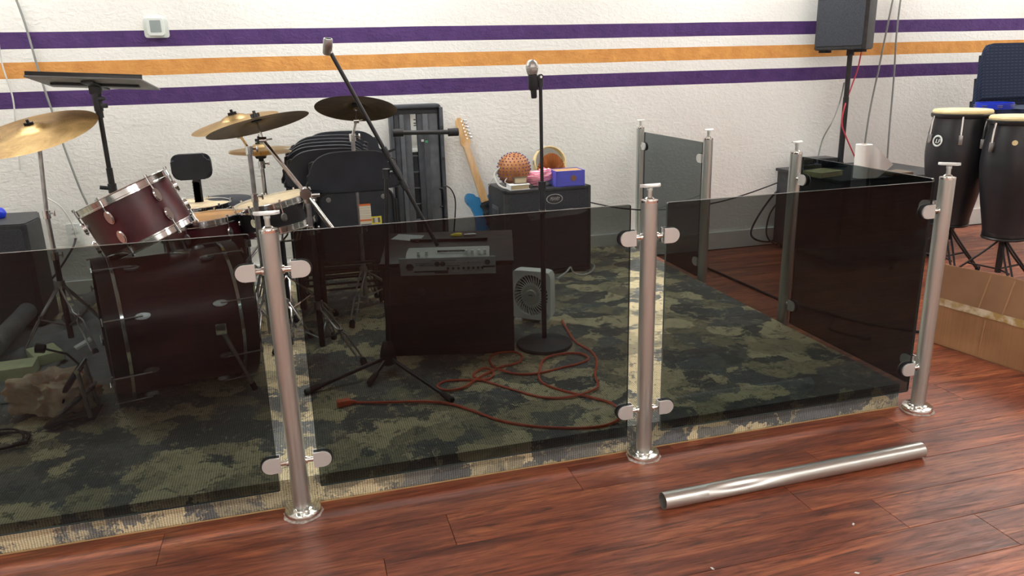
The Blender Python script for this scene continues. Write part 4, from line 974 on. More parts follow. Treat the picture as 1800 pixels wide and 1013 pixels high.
q = B(); lathe(q, [(.017, 0), (.017, .002), (0, .002)], orient((-mw*.395, -.0075, .004), (0, -1, 0)), 6); obj('power_socket', MQ(q), INK, rp)
for fx, fz in ((-.11, .016), (-.052, .016), (.415, .018)):
    q = B(); lathe(q, [(.011, 0), (.011, .003), (.005, .003), (0, .002)], orient((mw*fx, -.0075, fz), (0, -1, 0)), 14); obj('xlr_socket', MQ(q), INK, rp)
for i in range(8):
    fx = (.0, .055, .11, .165, .215, .265, .315, .36)[i]
    for fz in (.017, -.006):
        q = B(); lathe(q, [(.0055, 0), (.005, .005), (.0025, .005), (0, .003)], orient((mw*fx, -.0075, fz), (0, -1, 0)), 8); obj('jack', MQ(q), DCHROME if fz > 0 else INK, rp)
q = B()
for fx, fz, a_, h_ in ((-.04, .031, .10, .002), (-.22, .020, .06, .0015), (-.22, .014, .06, .0015), (-.22, .008, .06, .0015), (-.29, .020, .04, .0015), (-.29, .012, .04, .0015), (-.24, -.018, .09, .006), (-.07, -.021, .055, .014), (.19, -.018, .05, .0015), (.33, -.018, .04, .0015), (.06, .006, .05, .003), (.43, -.002, .05, .008)):
    box(q, (mw*fx, -.0077, fz), (a_, .0008, h_))
obj('printed_legend', MQ(q), INK, rp, False)
q = B(); box(q, (mw*.10, -.0078, -.018), (.05, .0008, .005)); obj('maker_plate', MQ(q), SILV, rp, False)
# paper, yellow marker, pen on the slope
def onslope(px_, py_, dz=.0):
    n_ = (Td.to_3x3() @ (M.Rotation(sl, 3, 'X') @ V((0, 0, 1)))); p0 = Td @ V((DWd/2, dep/2+.01, (hf+hb_)/2+.0215+dz)); r_ = ray(px_, py_); return CAM + r_*((p0-CAM).dot(n_)/r_.dot(n_))
q = B(); vs_ = [q.verts.new(onslope(a_, b_, .003+c_)) for a_, b_, c_ in ((687, 421, 0), (701, 411.5, .004), (746, 414, 0), (736, 424.5, .002))]
f_ = q.faces.new(vs_); bmesh.ops.solidify(q, geom=[f_], thickness=.001); tag(obj('paper_sheet', q, PAPER, None, False), 'white sheet of paper on the left of the slanted stand', 'paper')
p1 = onslope(791, 413.5, .008); p2 = onslope(812, 412.5, .008)
q = B(); lathe(q, [(.001, 0), (.006, .012), (.009, .03), (.009, (p2-p1).length-.004), (.006, (p2-p1).length)], orient(p1, p2-p1), 12); tag(obj('marker', q, YEL), 'yellow marker lying at the back of the slanted stand', 'marker')
p1 = onslope(816, 413, .006); p2 = onslope(836, 412, .006); q = B(); cyl(q, p1, p2, .0045, seg=10); tag(obj('pen', q, DCHROME), 'dark pen lying beside the yellow marker', 'pen')
cable('thin_cable', 'thin lead hanging from the mixer in front of the stand', [py(824, 482, .815), py(820, 488, .825), py(818, 500, .83)], .0018, BCORD, 4)

# ------------------------------------------------------------------ microphone stands
h0 = V((-.743, .80, PZ)); ptop = py(679, 304, .80)
root = thing('boom_microphone_stand', 'black tripod boom microphone stand with empty clip, in front of the slanted stand', 'stand', h0)
q = B(); cyl(q, h0+V((0, 0, .06)), V((ptop.x, .80, ptop.z)), .0085); obj('pole', q, BLACKM, root)
q = B(); lathe(q, [(.020, .028), (.032, .036), (.034, .055), (.027, .095), (.018, .125), (.013, .130), (.0, .132)], M.Translation(h0), 20); obj('hub', q, BLACK, root)
for pe in (pz(541, 688, PZ+.012), pz(792, 702, PZ+.012), h0+V((.10, .30, .012)) if False else pz(651, 672, PZ+.012)):
    q = B(); a_ = h0+V((0, 0, .062)); cyl(q, a_, pe, .0082, seg=10); lg = obj('leg', q, BLACKM, root)
    dd_ = (pe-a_).normalized(); q = B(); lathe(q, [(.011, -.05), (.0125, -.02), (.0125, .008), (.008, .013)], orient(pe, dd_), 12); obj('rubber_foot', q, RUBBER, lg)
b0_, b1_ = py(582, 94, .775), py(769, 432, .775)
q = B(); cyl(q, b0_, b1_, .0075); bo_ = obj('boom_arm', q, BLACKM, root)
pv = py(698, 303, .79)
q = B(); cyl(q, V((ptop.x, .80, ptop.z-.02)), V((ptop.x, .80, ptop.z+.015)), .014); tube(q, [V((ptop.x-.012, .80, ptop.z)), pv+V((.012, 0, 0))], .0065, 8); cyl(q, pv+(b1_-b0_).normalized()*-.05, pv+(b1_-b0_).normalized()*.05, .0125); obj('pivot_clamp', q, BLACK, root)
bd_ = (b1_-b0_).normalized()
for t_ in (.49, .66):
    c_ = b0_.lerp(b1_, t_); q = B(); cyl(q, c_-bd_*.02, c_+bd_*.02, .012); obj('locking_sleeve', q, BLACK, root)
q = B(); c_ = b0_.lerp(b1_, .49); tube(q, [c_, c_+V((.035, -.005, .012))], .005, 6); obj('thumb_screw', q, BLACK, root)
c_ = py(576, 82, .775); q = B(); m = orient(c_-V((0, 0, .0)), V((.12, -.25, 1)))
lathe(q, [(.0135, -.028), (.0165, -.024), (.0165, .024), (.0150, .028), (.0125, .028), (.0130, -.028)], m, 18, False); tube(q, [b0_, b0_-bd_*.012, c_], .009, 8); cpx = obj('microphone_clip', q, DCHROME, root)
# straight stand with round base
m0 = V((-.063, .871, PZ)); mt_ = py(951, 150, .871)
root = thing('round_base_microphone_stand', 'straight black microphone stand with heavy round base beside the fan', 'stand', m0)
q = B(); lathe(q, [(.118, 0), (.121, .006), (.118, .014), (.09, .021), (.03, .028), (.016, .034), (0, .035)], M.Translation(m0), 48); obj('base', q, BLACK, root)
jn = py(955, 370, .871).z
q = B(); cyl(q, m0+V((0, 0, .03)), V((m0.x, .871, jn)), .0110); obj('lower_tube', q, BLACKM, root)
q = B(); cyl(q, V((m0.x, .871, jn)), V((m0.x, .871, mt_.z)), .0072); obj('upper_tube', q, BLACKM, root)
q = B(); cyl(q, V((m0.x, .871, jn)), V((m0.x, .871, jn+.115)), .0125); cyl(q, V((m0.x, .871, jn+.085)), V((m0.x, .871, jn+.12)), .0155); obj('clutch', q, BLACK, root)
q = B(); cyl(q, V((m0.x, .871, jn-.012)), V((m0.x, .871, jn+.003)), .0145); obj('collar', q, CHROME, root)
ms = V((m0.x, .871, mt_.z)); q = B(); cyl(q, ms-V((0, 0, .005)), ms+V((0, 0, .026)), .0115); cyl(q, ms+V((0, -.008, .032)), ms+V((0, .008, .032)), .011); mcp = py(937, 145, .871)
cl_ = obj('clip_joint', q, BLACK, root)
q = B(); cyl(q, ms+V((0, -.010, .032)), ms+V((0, -.0085, .032)), .005); obj('clip_screw', q, CHROME, cl_)
mtop = py(935, 116, .871); mbot = py(939, 173, .871); md = (mtop-mbot).normalized()
q = B(); cs = mbot.lerp(mtop, .48); lathe(q, [(.0155, -.028), (.0195, -.02), (.0195, .028), (.0165, .030)], orient(cs, md), 18); tube(q, [cs+V((.012, 0, .0)), ms+V((0, 0, .032))], .008, 8); obj('microphone_clip', q, BLACK, root)
root = thing('microphone', 'silver headed black microphone held upright in the straight stand', 'microphone', mbot)
Lm = (mtop-mbot).length
q = B(); lathe(q, [(.009, 0), (.0115, .004), (.0125, Lm*.3), (.0162, Lm*.68), (.0185, Lm*.74), (0, Lm*.745)], orient(mbot, md), 20); obj('handle', q, BLACK, root)
q = B(); lathe(q, [(.0185, Lm*.74), (.0225, Lm*.84), (.0242, Lm*.93), (.0238, Lm*1.02), (.019, Lm*1.12), (.011, Lm*1.18), (0, Lm*1.2)], orient(mbot, md), 24); hd_ = obj('grille_head', q, BALL, root)
q = B(); ring(q, orient(mbot+md*Lm*.94, md), .0240, .0016, 24); obj('band', q, CHROME, hd_)

# ------------------------------------------------------------------ box fan
f0 = V((-.085, 1.262, PZ)); f1 = V((.066, 1.150, PZ)); dx = (f1-f0).normalized(); dyb = V((-dx.y, dx.x, 0)); FW_ = (f1-f0).length+.006; FH = .235
Tf = M((dx, V((0, 0, 1)), -dyb)).transposed().to_4x4(); Tf.translation = (f0+f1)/2+V((0, 0, .015+FH/2))
root = thing('box_fan', 'small white box fan standing on the carpet beside the microphone stand', 'fan', (f0+f1)/2)
q = B(); o_ = rrect(FW_, FH, .028, 6); inn = [(.080*math.cos(2*PI*i/32), .094*math.sin(2*PI*i/32)) for i in range(32)]
def hole_plate(q, outl, R1, R2, z0, z1, Tx, k=48):
    def pol(o_, a_):
        d_ = V((math.cos(a_), math.sin(a_))); best = 0
        for i in range(len(o_)):
            p_, r_ = V(o_[i]), V(o_[(i+1) % len(o_)]); e_ = r_-p_; den = d_.x*e_.y-d_.y*e_.x
            if abs(den) < 1e-9: continue
            t_ = (p_.x*e_.y-p_.y*e_.x)/den; u_ = (p_.x*d_.y-p_.y*d_.x)/den
            if t_ > 0 and -1e-6 <= u_ <= 1+1e-6: best = max(best, t_)
        return d_*best
    R = []
    for i in range(k):
        a_ = 2*PI*i/k; oo = pol(outl, a_); ii = V((R1*math.cos(a_), R2*math.sin(a_)))
        R.append([q.verts.new(Tx @ V((p_.x, p_.y, z))) for p_ in (oo, ii) for z in (z0, z1)])
    for i in range(k):
        a_, b_ = R[i], R[(i+1) % k]
        for u_, v_ in ((0, 1), (1, 3), (3, 2), (2, 0)): q.faces.new((a_[u_], a_[v_], b_[v_], b_[u_]))
hole_plate(q, o_, .083, .098, -.035, .030, Tf); obj('housing', q, FANW, root)
q = B()
for i in range(34):
    a0 = 2*PI*i/34; pts = []
    for t_ in (.50, .68, .86, 1.02):
        aa = a0+.5*(t_-.3); pts.append(Tf @ V((.083*t_*math.cos(aa), .098*t_*math.sin(aa), .022+.006*(1-t_))))
    tube(q, pts, .0026, 4)
ring(q, Tf @ M.Translation((0, 0, .026)) @ M.Diagonal((.83, .98, 1, 1)), .060, .0012, 32, 4)
obj('grille', q, FANW, root)
q = B(); lathe(q, [(.026, .018), (.028, .028), (.024, .034), (0, .035)], Tf, 24); hb2 = obj('hub_cap', q, FANG, root)
q = B(); box(q, (0, .002, .0355), (.020, .004, .0008)); bmesh.ops.transform(q, matrix=Tf @ M.Rotation(-.12, 4, 'Z'), verts=q.verts); obj('hub_mark', q, FAND, hb2, False)
q = B(); lathe(q, [(.047, .020), (.048, .024), (.024, .027), (0, .027)], Tf @ M.Diagonal((1, 1.15, 1, 1)), 32); obj('inner_disc', q, FANG, root)
for i in range(5):
    q = B(); a0 = 2*PI*i/5; vs_ = []
    for t_ in (.2, .55, .9):
        for w_ in (-.5, 0, .5): vs_.append(q.verts.new(Tf @ V((.082*t_*math.cos(a0+w_*(.8)), .094*t_*math.sin(a0+w_*.8), -.006+w_*.016))))
    for i_ in range(2):
        for j_ in range(2): a_ = i_*3+j_; q.faces.new((vs_[a_], vs_[a_+1], vs_[a_+4], vs_[a_+3]))
    bmesh.ops.solidify(q, geom=list(q.faces), thickness=.002); obj('blade', q, FAND, root)
q = B(); hole_plate(q, rrect(FW_-.004, FH-.004, .026), .02, .02, -.037, -.034, Tf); obj('rear_cover', q, FAND, root)
q = B(); lathe(q, [(.012, 0), (.011, .010), (0, .011)], Tf @ M.Translation((FW_/2-.022, -FH/2+.024, .029)), 14); obj('dial', q, FANG, root)
for s in (-1, 1):
    q = B(); box(q, (s*FW_*.33, -FH/2-.007, 0), (.034, .016, .085), bev=.005); bmesh.ops.transform(q, matrix=Tf, verts=q.verts); obj('foot', q, FANW, root)
cable('fan_cable', 'white cable between the fan and the bass cabinet', [py(982, 492, 1.20)+V((.0, .02, 0)), pz(996, 478, .15), pz(1003, 470, PZ+.05), pz(1009, 480, PZ+.006), pz(1025, 484, PZ+.006), pz(1040, 477, PZ+.006), pz(1045, 468, PZ+.006), pz(1040, 463, PZ+.006)], .005, WCORD)

# ------------------------------------------------------------------ orange cord
cp = [(612,707),(650,708),(700,707),(745,706),(790,710),(830,722),(880,740),(940,750),(1010,753),(1060,749),(1086,738),(1092,725),(1078,711),(1060,704),(1022,695),(979,684),(955,674),(947,662),(950,645),(955,633),(972,625),(1002,621),(1022,622),(1034,630),(1022,638),(982,648),(949,656),(915,658),(888,653),(868,645),(861,635),(865,625),(881,620),(905,619),(918,627),(910,638),(881,645),(855,657),(834,669),(818,680),(794,686),(774,684),(770,677),(784,670),(818,668),(851,668),(866,660),(863,650),(848,648),(833,658),(838,665),(868,675),(908,687),(945,697),(979,700),(1016,695),(1046,684),(1051,675),(1046,658),(1049,635),(1039,618),(1012,601),(996,578),(988,563)]
root = thing('extension_cord', 'orange extension cord looped on the carpet with an orange plug end', 'cord', pz(900, 690, PZ))
q = B(); tube(q, [pz(a_, b_, PZ+.0055+.002*math.sin(i*.7)) for i, (a_, b_) in enumerate(cp)], .0048, 6, k=5); obj('cord', q, ORCORD, root)
q = B(); p = pz(604, 708, PZ+.012); box(q, p, (.048, .028, .022), M.Rotation(.1, 3, 'Z'), .004); cyl(q, p+V((.02, 0, -.001)), p+V((.045, .001, -.003)), .009, .006); obj('socket_end', q, ORCORD, root)

# ------------------------------------------------------------------ drum kit
def drum(name, label, top, axis, R, depth, shellm, headm, lugs=6, hoopm=None, lug_l=.05, group=None, snare=False, legs=None):
    ax = V(axis).normalized(); T = orient(V(top)-ax*depth, ax); zlow = PZ
    root = thing(name, label, 'drum', V(top)-ax*depth)
    q = B(); lathe(q, [(R-.006, .004), (R, .004), (R, depth-.004), (R-.006, depth-.004), (R-.006, .004)], T, 48, False); obj('shell', q, shellm, root)
    for z in (0, depth):
        s = 1 if z else -1
        q = B(); lathe(q, [(R+.001, z-s*.020), (R+.009, z-s*.021), (R+.009, z-s*.016), (R+.005, z-s*.014), (R+.005, z+s*.005), (R+.011, z+s*.007), (R+.010, z+s*.010), (R+.001, z+s*.009), (R+.001, z-s*.020)], T, 48, False); obj('hoop', q, hoopm or CHROME, root)
        q = B(); lathe(q, [(R+.002, z-s*.012), (R+.002, z+s*.001), (R-.02, z+s*.002), (0, z+s*.002)], T, 48, False); obj('head', q, headm, root)
    for i in range(lugs):
        a_ = 2*PI*(i+.25)/lugs; e = V((math.cos(a_), math.sin(a_), 0))
        for z, s in ((0, -1), (depth, 1)):
            if lug_l*2+.08 > depth and s == -1: continue
            zc = z-s*(.022+lug_l*.75) if lug_l*2+.08 <= depth else depth/2
            q = B(); m = T @ orient(e*(R+.002)+V((0, 0, zc)), e, V((0, 0, 1)))
            pr_ = [(lug_l*.5*math.cos(t_)*(1 if abs(math.cos(t_)) > .01 else 1), .014*math.sin(t_)) for t_ in [2*PI*j/12 for j in range(12)]]
            prism(q, pr_, .013, m, .004); lg = obj('lug', q, CHROME, root)
            q = B(); cyl(q, T @ (e*(R+.0085)+V((0, 0, zc))), T @ (e*(R+.0085)+V((0, 0, z+s*.016))), .0028, seg=6); cyl(q, T @ (e*(R+.0085)+V((0, 0, z+s*.008))), T @ (e*(R+.0085)+V((0, 0, z+s*.018))), .0055, seg=6); obj('tension_rod', q, CHROME, lg)
    if legs:
        for i in range(3):
            a_ = legs+2*PI*i/3; e = V((math.cos(a_), math.sin(a_), 0)); p0 = T @ (e*(R+.016)+V((0, 0, depth*.55))); q = B()
            tube(q, [p0, V((p0.x, p0.y, PZ+.06)), V((p0.x, p0.y, PZ+.03))+e*.02, V((p0.x, p0.y, PZ+.012))+e*.03], .005, 6); lg = obj('leg', q, CHROME, root)
            q = B(); box(q, p0, (.03, .03, .04), M.Rotation(a_, 3, 'Z'), .004); obj('leg_bracket', q, CHROME, lg)
    return root, T
# bass drum
R = .258; ac = V((-1.522, .928, PZ+R+.014)); ax = V((.96, .27, 0)).normalized(); dp = .493
Tb = orient(ac-ax*dp/2, ax, V((0, 0, 1)))
root = thing('bass_drum', 'large maroon bass drum lying on its side on the carpet', 'drum', (ac.x, ac.y, PZ))
q = B(); lathe(q, [(R-.012, .03), (R-.006, .03), (R-.006, dp-.03), (R-.012, dp-.03), (R-.012, .03)], Tb, 64, False); obj('shell', q, MAR, root)
for z, s in ((0, -1), (dp, 1)):
    q = B(); lathe(q, [(R-.004, z), (R+.008, z), (R+.008, z-s*.058), (R-.004, z-s*.058), (R-.004, z)], Tb, 64, False); hp = obj('hoop', q, DMAR, root)
    q = B(); lathe(q, [(R+.0085, z-s*.048), (R+.0095, z-s*.049), (R+.0095, z-s*.059), (R+.0085, z-s*.060), (R+.0085, z-s*.048)], Tb, 64, False); obj('inlay', q, CHROME, hp)
    q = B(); lathe(q, [(R-.005, z-s*.030), (R-.005, z-s*.010), (0, z-s*.009)], Tb, 64, False); obj('head', q, BSHELL, root)
    for i in range(8):
        a_ = 2*PI*(i+.5)/8; e = V((math.cos(a_), math.sin(a_), 0)); zc = z-s*.118
        q = B(); m = Tb @ orient(e*(R-.004)+V((0, 0, zc)), e, V((0, 0, 1))); prism(q, [(.026*math.cos(t_), .012*math.sin(t_)) for t_ in [2*PI*j/12 for j in range(12)]], .014, m, .004); lg = obj('lug', q, DCHROME, root)
        q = B(); cyl(q, Tb @ (e*(R+.014)+V((0, 0, zc))), Tb @ (e*(R+.014)+V((0, 0, z+s*.010))), .003, seg=6)
        p0 = Tb @ (e*(R+.014)+V((0, 0, z+s*.008))); tg = Tb.to_3x3() @ V((-e.y, e.x, 0)); cyl(q, p0-tg*.014, p0+tg*.014, .003, seg=6); obj('claw_rod', q, DCHROME, lg)
for s_ in (-1, 1):
    pA = py(389, 578, .715) if s_ < 0 else V((py(389, 578, .715).x, 1.16, py(389, 578, .715).z)); pB = pz(449, 684, PZ+.012) if s_ < 0 else V((pA.x+.08, 1.34, PZ+.012))
    q = B(); box(q, pA, (.04, .02, .045), None, .006); br2 = obj('spur_bracket', q, CHROME, root)
    q = B(); cyl(q, pA+V((0, -.012*(-s_), 0)) if False else pA, pA.lerp(pB, .42), .010); cyl(q, pA, pB, .0065); obj('spur', q, DCHROME, br2)
    q = B(); cyl(q, pB-(pB-pA).normalized()*.03, pB, .011); obj('rubber_tip', q, RUBBER, br2)
q = B(); cT = V((-1.47, .935, PZ+2*R+.006)); box(q, cT+V((0, 0, .004)), (.07, .05, .014), None, .004); tube(q, [cT+V((-.02, 0, .0)), cT+V((-.03, .0, .05))], .009, 8); tube(q, [cT+V((.02, 0, .0)), cT+V((.01, .0, .05))], .005, 6); tube(q, [cT+V((-.03, 0, .05)), cT+V((.01, .0, .05))], .006, 6); obj('tom_mount', q, CHROME, root)
# tilted tom
drum('tom_drum', 'tilted maroon tom drum with chrome hoops resting above the bass drum', (-1.655, 1.03, .845), (-.39, .06, .92), .168, .200, MAR, HEAD, 6, None, .052)
tf = py(348, 380, 1.42)
drum('floor_tom', 'maroon floor tom with amber head just behind the tilted tom', (tf.x, 1.50, .645), (-.06, .03, 1), .165, .33, MAR, HEADT, 6, None, .05, legs=.4)
tf = py(342, 353, 1.92)
drum('floor_tom', 'rear maroon drum with white head, furthest behind the tilted tom', (tf.x, 1.93, tf.z-.022), (0, 0, 1), .160, .30, MAR, HEAD, 6, None, .05, legs=.9)
sn = py(480, 352, 1.50)
drum('snare_drum', 'black snare drum with worn pale head, left of the folded chairs', (sn.x, 1.50, sn.z), (-.17, .015, 1), .165, .12, BSHELL, HEAD, 8, None, .04)
def tripod(root, C, zh, reach, a0, m=CHROME, angs=None, dbl=True, r=.0045, z0=PZ):
    for i in range(3):
        an = angs[i] if angs else a0+2*PI*i/3
        e = V((math.cos(an), math.sin(an), 0)); s = V((-e.y, e.x, 0)); a_ = C+V((0, 0, zh)); b_ = V((C.x, C.y, z0+.014))+e*reach; q = B()
        mid = a_.lerp(b_, .5)+V((0, 0, .012))
        if dbl:
            for k_ in (-1, 1):
                w_ = s*.012*k_; tube(q, [a_+e*.012, a_.lerp(b_, .08)+w_+e*.004, mid.lerp(a_, .12)+w_, mid, ], r, 6)
                tube(q, [mid, mid.lerp(b_, .12)+w_, a_.lerp(b_, .94)+w_, b_], r, 6)
            cyl(q, mid-s*.008, mid+s*.008, .008, seg=8)
        else: tube(q, [a_, b_], .008, 8)
        lg = obj('leg', q, m, root)
        q = B(); tube(q, [C+V((0, 0, zh*.35)), mid-V((0, 0, .01))], .004, 6); obj('brace', q, m, lg)
        q = B(); lathe(q, [(.010, -.014), (.014, -.010), (.014, .012), (.008, .022)], orient(b_, V((0, 0, 1))-e*.4), 10); obj('rubber_foot', q, RUBBER, lg)
def cymbal(label, c, nrm, R, m, bell=.055, bow=.018):
    T = orient(c, nrm); root = thing('cymbal', label, 'cymbal', c)
    q = B(); pr_ = [(R, -bow), (R*.7, -bow*.55), (R*.35, -bow*.15), (bell, 0), (bell*.8, .008), (bell*.45, .015), (.006, .017)]
    lathe(q, pr_, M.Identity(4), 64, False); bmesh.ops.solidify(q, geom=list(q.faces), thickness=.0012)
    me_root = obj('plate', q, m, None); me_root.matrix_world = T; me_root.parent = root; me_root.matrix_local = M.Translation(-V(c)) @ T
    q = B(); cyl(q, T@V((0, 0, .016)), T@V((0, 0, .032)), .021, .018); obj('felt', q, RUBBER, root)
    q = B(); cyl(q, T@V((0, 0, .030)), T@V((0, 0, .060)), .006); cyl(q, T@V((0, 0, .032)), T@V((0, 0, .048)), .011); box(q, T@V((0, 0, .042)), (.036, .010, .014), T.to_3x3(), .002); obj('wing_nut', q, BLACKM, root)
    return T
def cymbal_stand(label, base, ztop, cT, knots, m=CHROME, reach=.26, a0=.3, boom=None, zh=.36, name='cymbal_stand', angs=None, dark=None):
    C = V((base.x, base.y, PZ)); root = thing(name, label, 'stand', C)
    dm = dark or m
    q = B(); cyl(q, C+V((0, 0, .05)), V((C.x, C.y, knots[0])), .0125); obj('lower_tube', q, dm, root)
    q = B(); cyl(q, V((C.x, C.y, knots[0])), V((C.x, C.y, knots[-1])), .0095); obj('upper_tube', q, m, root)
    for z in knots:
        q = B(); cyl(q, V((C.x, C.y, z-.022)), V((C.x, C.y, z+.012)), .0155); tube(q, [V((C.x, C.y, z)), V((C.x+.03, C.y-.01, z))], .004, 6); box(q, V((C.x+.032, C.y-.01, z)), (.008, .012, .028), None, .003); obj('clamp_collar', q, CHROME, root)
    q = B(); cyl(q, C+V((0, 0, zh-.02)), C+V((0, 0, zh+.015)), .019); obj('tripod_collar', q, m, root)
    tripod(root, C, zh, reach, a0, m, angs)
    return root
def tilt_end(root, frm, cT, simple=False):
    """thin rod from frm to the cymbal seat with a tilter"""
    seat = cT @ V((0, 0, .022)); under = cT @ V((0, 0, -.055))
    q = B(); tube(q, [under, seat], .0042, 8); cyl(q, cT@V((0, 0, -.006)), cT@V((0, 0, .002)), .013); obj('cymbal_rod', q, CHROME, root)
    q = B(); cyl(q, frm, under, .0085 if simple else .0065); obj('top_tube', q, DCHROME if simple else CHROME, root)
    if simple: return
    q = B(); cyl(q, under-V((.012, 0, 0)), under+V((.012, 0, 0)), .012); tube(q, [under, under+V((.03, -.008, .006))], .004, 6); obj('tilter', q, CHROME, root)
# left cymbal
b_ = pz(129, 612, PZ); c_ = py(58, 232, b_.y)
T1 = cymbal('large hammered golden cymbal at the left picture edge', c_+V((0, 0, -.006)), (-.16, -.27, .95), .255, GOLD, .06, .022)
st = cymbal_stand('chrome cymbal stand under the large left cymbal, next to the plastic bag', b_, 0, T1, [py(98, 448, b_.y).z, py(84, 375, b_.y).z], reach=.20, zh=.30, m=DCHROME, angs=(PI*1.15, PI*.25, PI*1.72), dark=BLACKM)
tilt_end(st, V((b_.x, b_.y, py(84, 375, b_.y).z)), T1, True)
# pale cymbal (2)
b2_ = pz(478, 612, PZ); b2_.y = 1.15; xx = py(437, 255, 1.30); C2_ = V((xx.x, 1.30, 0))
T2 = cymbal('pale golden cymbal partly behind the dark tilted cymbal', py(414, 217, 1.43), (-.20, -.10, .97), .185, GOLD2, .058, .022)
st = cymbal_stand('slim cymbal stand behind the leftmost post, holding the pale cymbal', C2_, 0, T2, [py(452, 345, 1.3).z, py(440, 262, 1.3).z], m=DCHROME, reach=.17, a0=2.2, zh=.34)
tilt_end(st, V((C2_.x, C2_.y, py(440, 262, 1.3).z)), T2)
# dark tilted cymbal (3) on boom
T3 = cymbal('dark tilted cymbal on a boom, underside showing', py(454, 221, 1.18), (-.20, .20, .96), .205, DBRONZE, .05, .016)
b3 = pz(569, 628, PZ); bt = py(539, 343, b3.y)
st = cymbal_stand('chrome boom cymbal stand whose arm crosses the snare drum', b3, 0, T3, [bt.z-.14, bt.z-.01], m=DCHROME, reach=.22, zh=.235, angs=(-PI*.25, PI*.85, PI*.42), dark=BLACKM)
e0 = T3 @ V((0, 0, -.06)); e1 = V((bt.x-.004, b3.y-.012, bt.z+.01)); dv = (e1-e0).normalized(); e2 = py(584, 402, 1.02)
q = B(); cyl(q, e0, e1, .0085); obj('boom_arm', q, CHROME, st); q = B(); cyl(q, e1, e2, .0105); obj('boom_tail', q, CHROME, st)
q = B(); cyl(q, e1-V((0, .03, 0)), e1+V((0, .03, 0)), .022); box(q, e1+V((.03, -.01, -.01)), (.05, .014, .014), None, .004); obj('boom_clamp', q, CHROME, st)
q = B(); tube(q, [e0, T3 @ V((0, 0, .022))], .0042, 8); obj('cymbal_rod', q, CHROME, st)
q = B(); cyl(q, e0-V((.014, 0, 0)), e0+V((.014, 0, 0)), .014); tube(q, [e0, e0+V((.035, -.01, .004))], .004, 6); obj('tilter', q, CHROME, st)
# hi-hat
hb0 = py(457, 262, 1.80)
Th = cymbal('upper golden hi-hat cymbal below the dark tilted cymbal', hb0+V((0, 0, .0)), (-.02, .02, 1), .145, GOLD2, .042, .010)
Tl = orient(hb0-V((0, 0, .024)), (-.02, .02, -1)); root2 = thing('cymbal', 'lower golden hi-hat cymbal of the pair', 'cymbal', hb0-V((0, 0, .024)))
q = B(); lathe(q, [(.145, -.010), (.10, -.005), (.042, 0), (.03, .009), (.006, .012)], Tl, 48, False); bmesh.ops.solidify(q, geom=list(q.faces), thickness=.0012); obj('plate', q, GOLD2, root2)
C = V((hb0.x, 1.80, 0)); root = cymbal_stand('chrome hi-hat stand standing behind the snare drum', C, 0, None, [hb0.z-.30, hb0.z-.07], m=DCHROME, reach=.24, zh=.28, name='hi_hat_stand', a0=.9)
q = B(); cyl(q, V((C.x, C.y, hb0.z-.08)), V((C.x, C.y, hb0.z+.07)), .0038); obj('pull_rod', q, CHROME, root)
q = B(); lathe(q, [(.022, -.045), (.026, -.040), (.026, -.033), (.012, -.031), (.012, -.075), (.016, -.078)], M.Translation(hb0), 18); obj('seat_cup', q, RUBBER, root)
q = B(); box(q, V((C.x, C.y-.12, PZ+.03)), (.07, .26, .012), M.Rotation(.15, 3, 'X'), .004); obj('pedal', q, DCHROME, root)
# ride
b4 = pz(645, 548, PZ); rc = py(626, 192, b4.y)
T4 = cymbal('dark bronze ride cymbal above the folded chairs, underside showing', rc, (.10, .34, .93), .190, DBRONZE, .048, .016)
st = cymbal_stand('chrome ride cymbal stand in front of the folded chairs', b4, 0, T4, [py(636, 402, b4.y).z, py(628, 283, b4.y).z, py(621, 240, b4.y).z], m=DCHROME, reach=.24, zh=.22, angs=(-PI*.62, 0.1, PI*.4))
tilt_end(st, V((b4.x, b4.y, py(621, 240, b4.y).z)), T4)
# snare stand
C = V((sn.x+.02, 1.49, PZ)); root = thing('snare_stand', 'chrome and black snare stand with basket arms under the black snare', 'stand', C)
q = B(); cyl(q, C+V((0, 0, .05)), V((C.x, C.y, sn.z-.19)), .011); obj('centre_tube', q, BLACKM, root)
for i in range(3):
    an = -PI/2+.9+2*PI*i/3; e = V((math.cos(an), math.sin(an), 0)); s = V((-e.y, e.x, 0)); zb_ = sn.z-.19
    q = B(); zr = sn.z-.128-.17*e.x*-1
    for k_ in (-1, 1): tube(q, [V((C.x, C.y, zb_)), V((C.x, C.y, zb_+.012))+e*.09+s*.012*k_, V((sn.x, 1.5, zr+.0))+e*.178+s*.010*k_, V((sn.x, 1.5, zr+.02))+e*.182+s*.01*k_], .0045, 6)
    ar = obj('basket_arm', q, DCHROME, root); q = B(); cyl(q, V((sn.x, 1.5, zr-.008))+e*.180, V((sn.x, 1.5, zr+.028))+e*.183, .010); obj('rubber_grip', q, RUBBER, ar)
tripod(root, C-V((0, 0, 0)), .26, .24, .5, CHROME)
# throne with backrest
tbk = py(337, 293, 1.98)
root = thing('drum_throne', 'black drum throne with padded backrest behind the tilted tom', 'stool', (tbk.x+.12, 2.0, PZ))
q = B(); prism(q, rrect(.185, .125, .035), .045, XZ((tbk.x, 2.0, tbk.z)), .016); obj('backrest', q, VINYL, root)
q = B(); box(q, (tbk.x+.012, 2.005, (tbk.z+.60)/2-.04), (.036, .012, tbk.z-.60), M.Rotation(0, 3, 'Y')); 
for i in range(10): cyl(q, (tbk.x+.008, 1.992, tbk.z-.08-i*.014), (tbk.x+.008, 2.018, tbk.z-.08-i*.014), .019, seg=10)
obj('back_spring', q, BLACK, root)
Cs = V((py(400, 385, 2.08).x, 2.08, .56)); q = B(); lathe(q, [(.0, 0), (.13, .002), (.155, .02), (.155, .06), (.13, .080), (0, .085)], M.Translation(Cs), 36); obj('seat', q, VINYL, root)
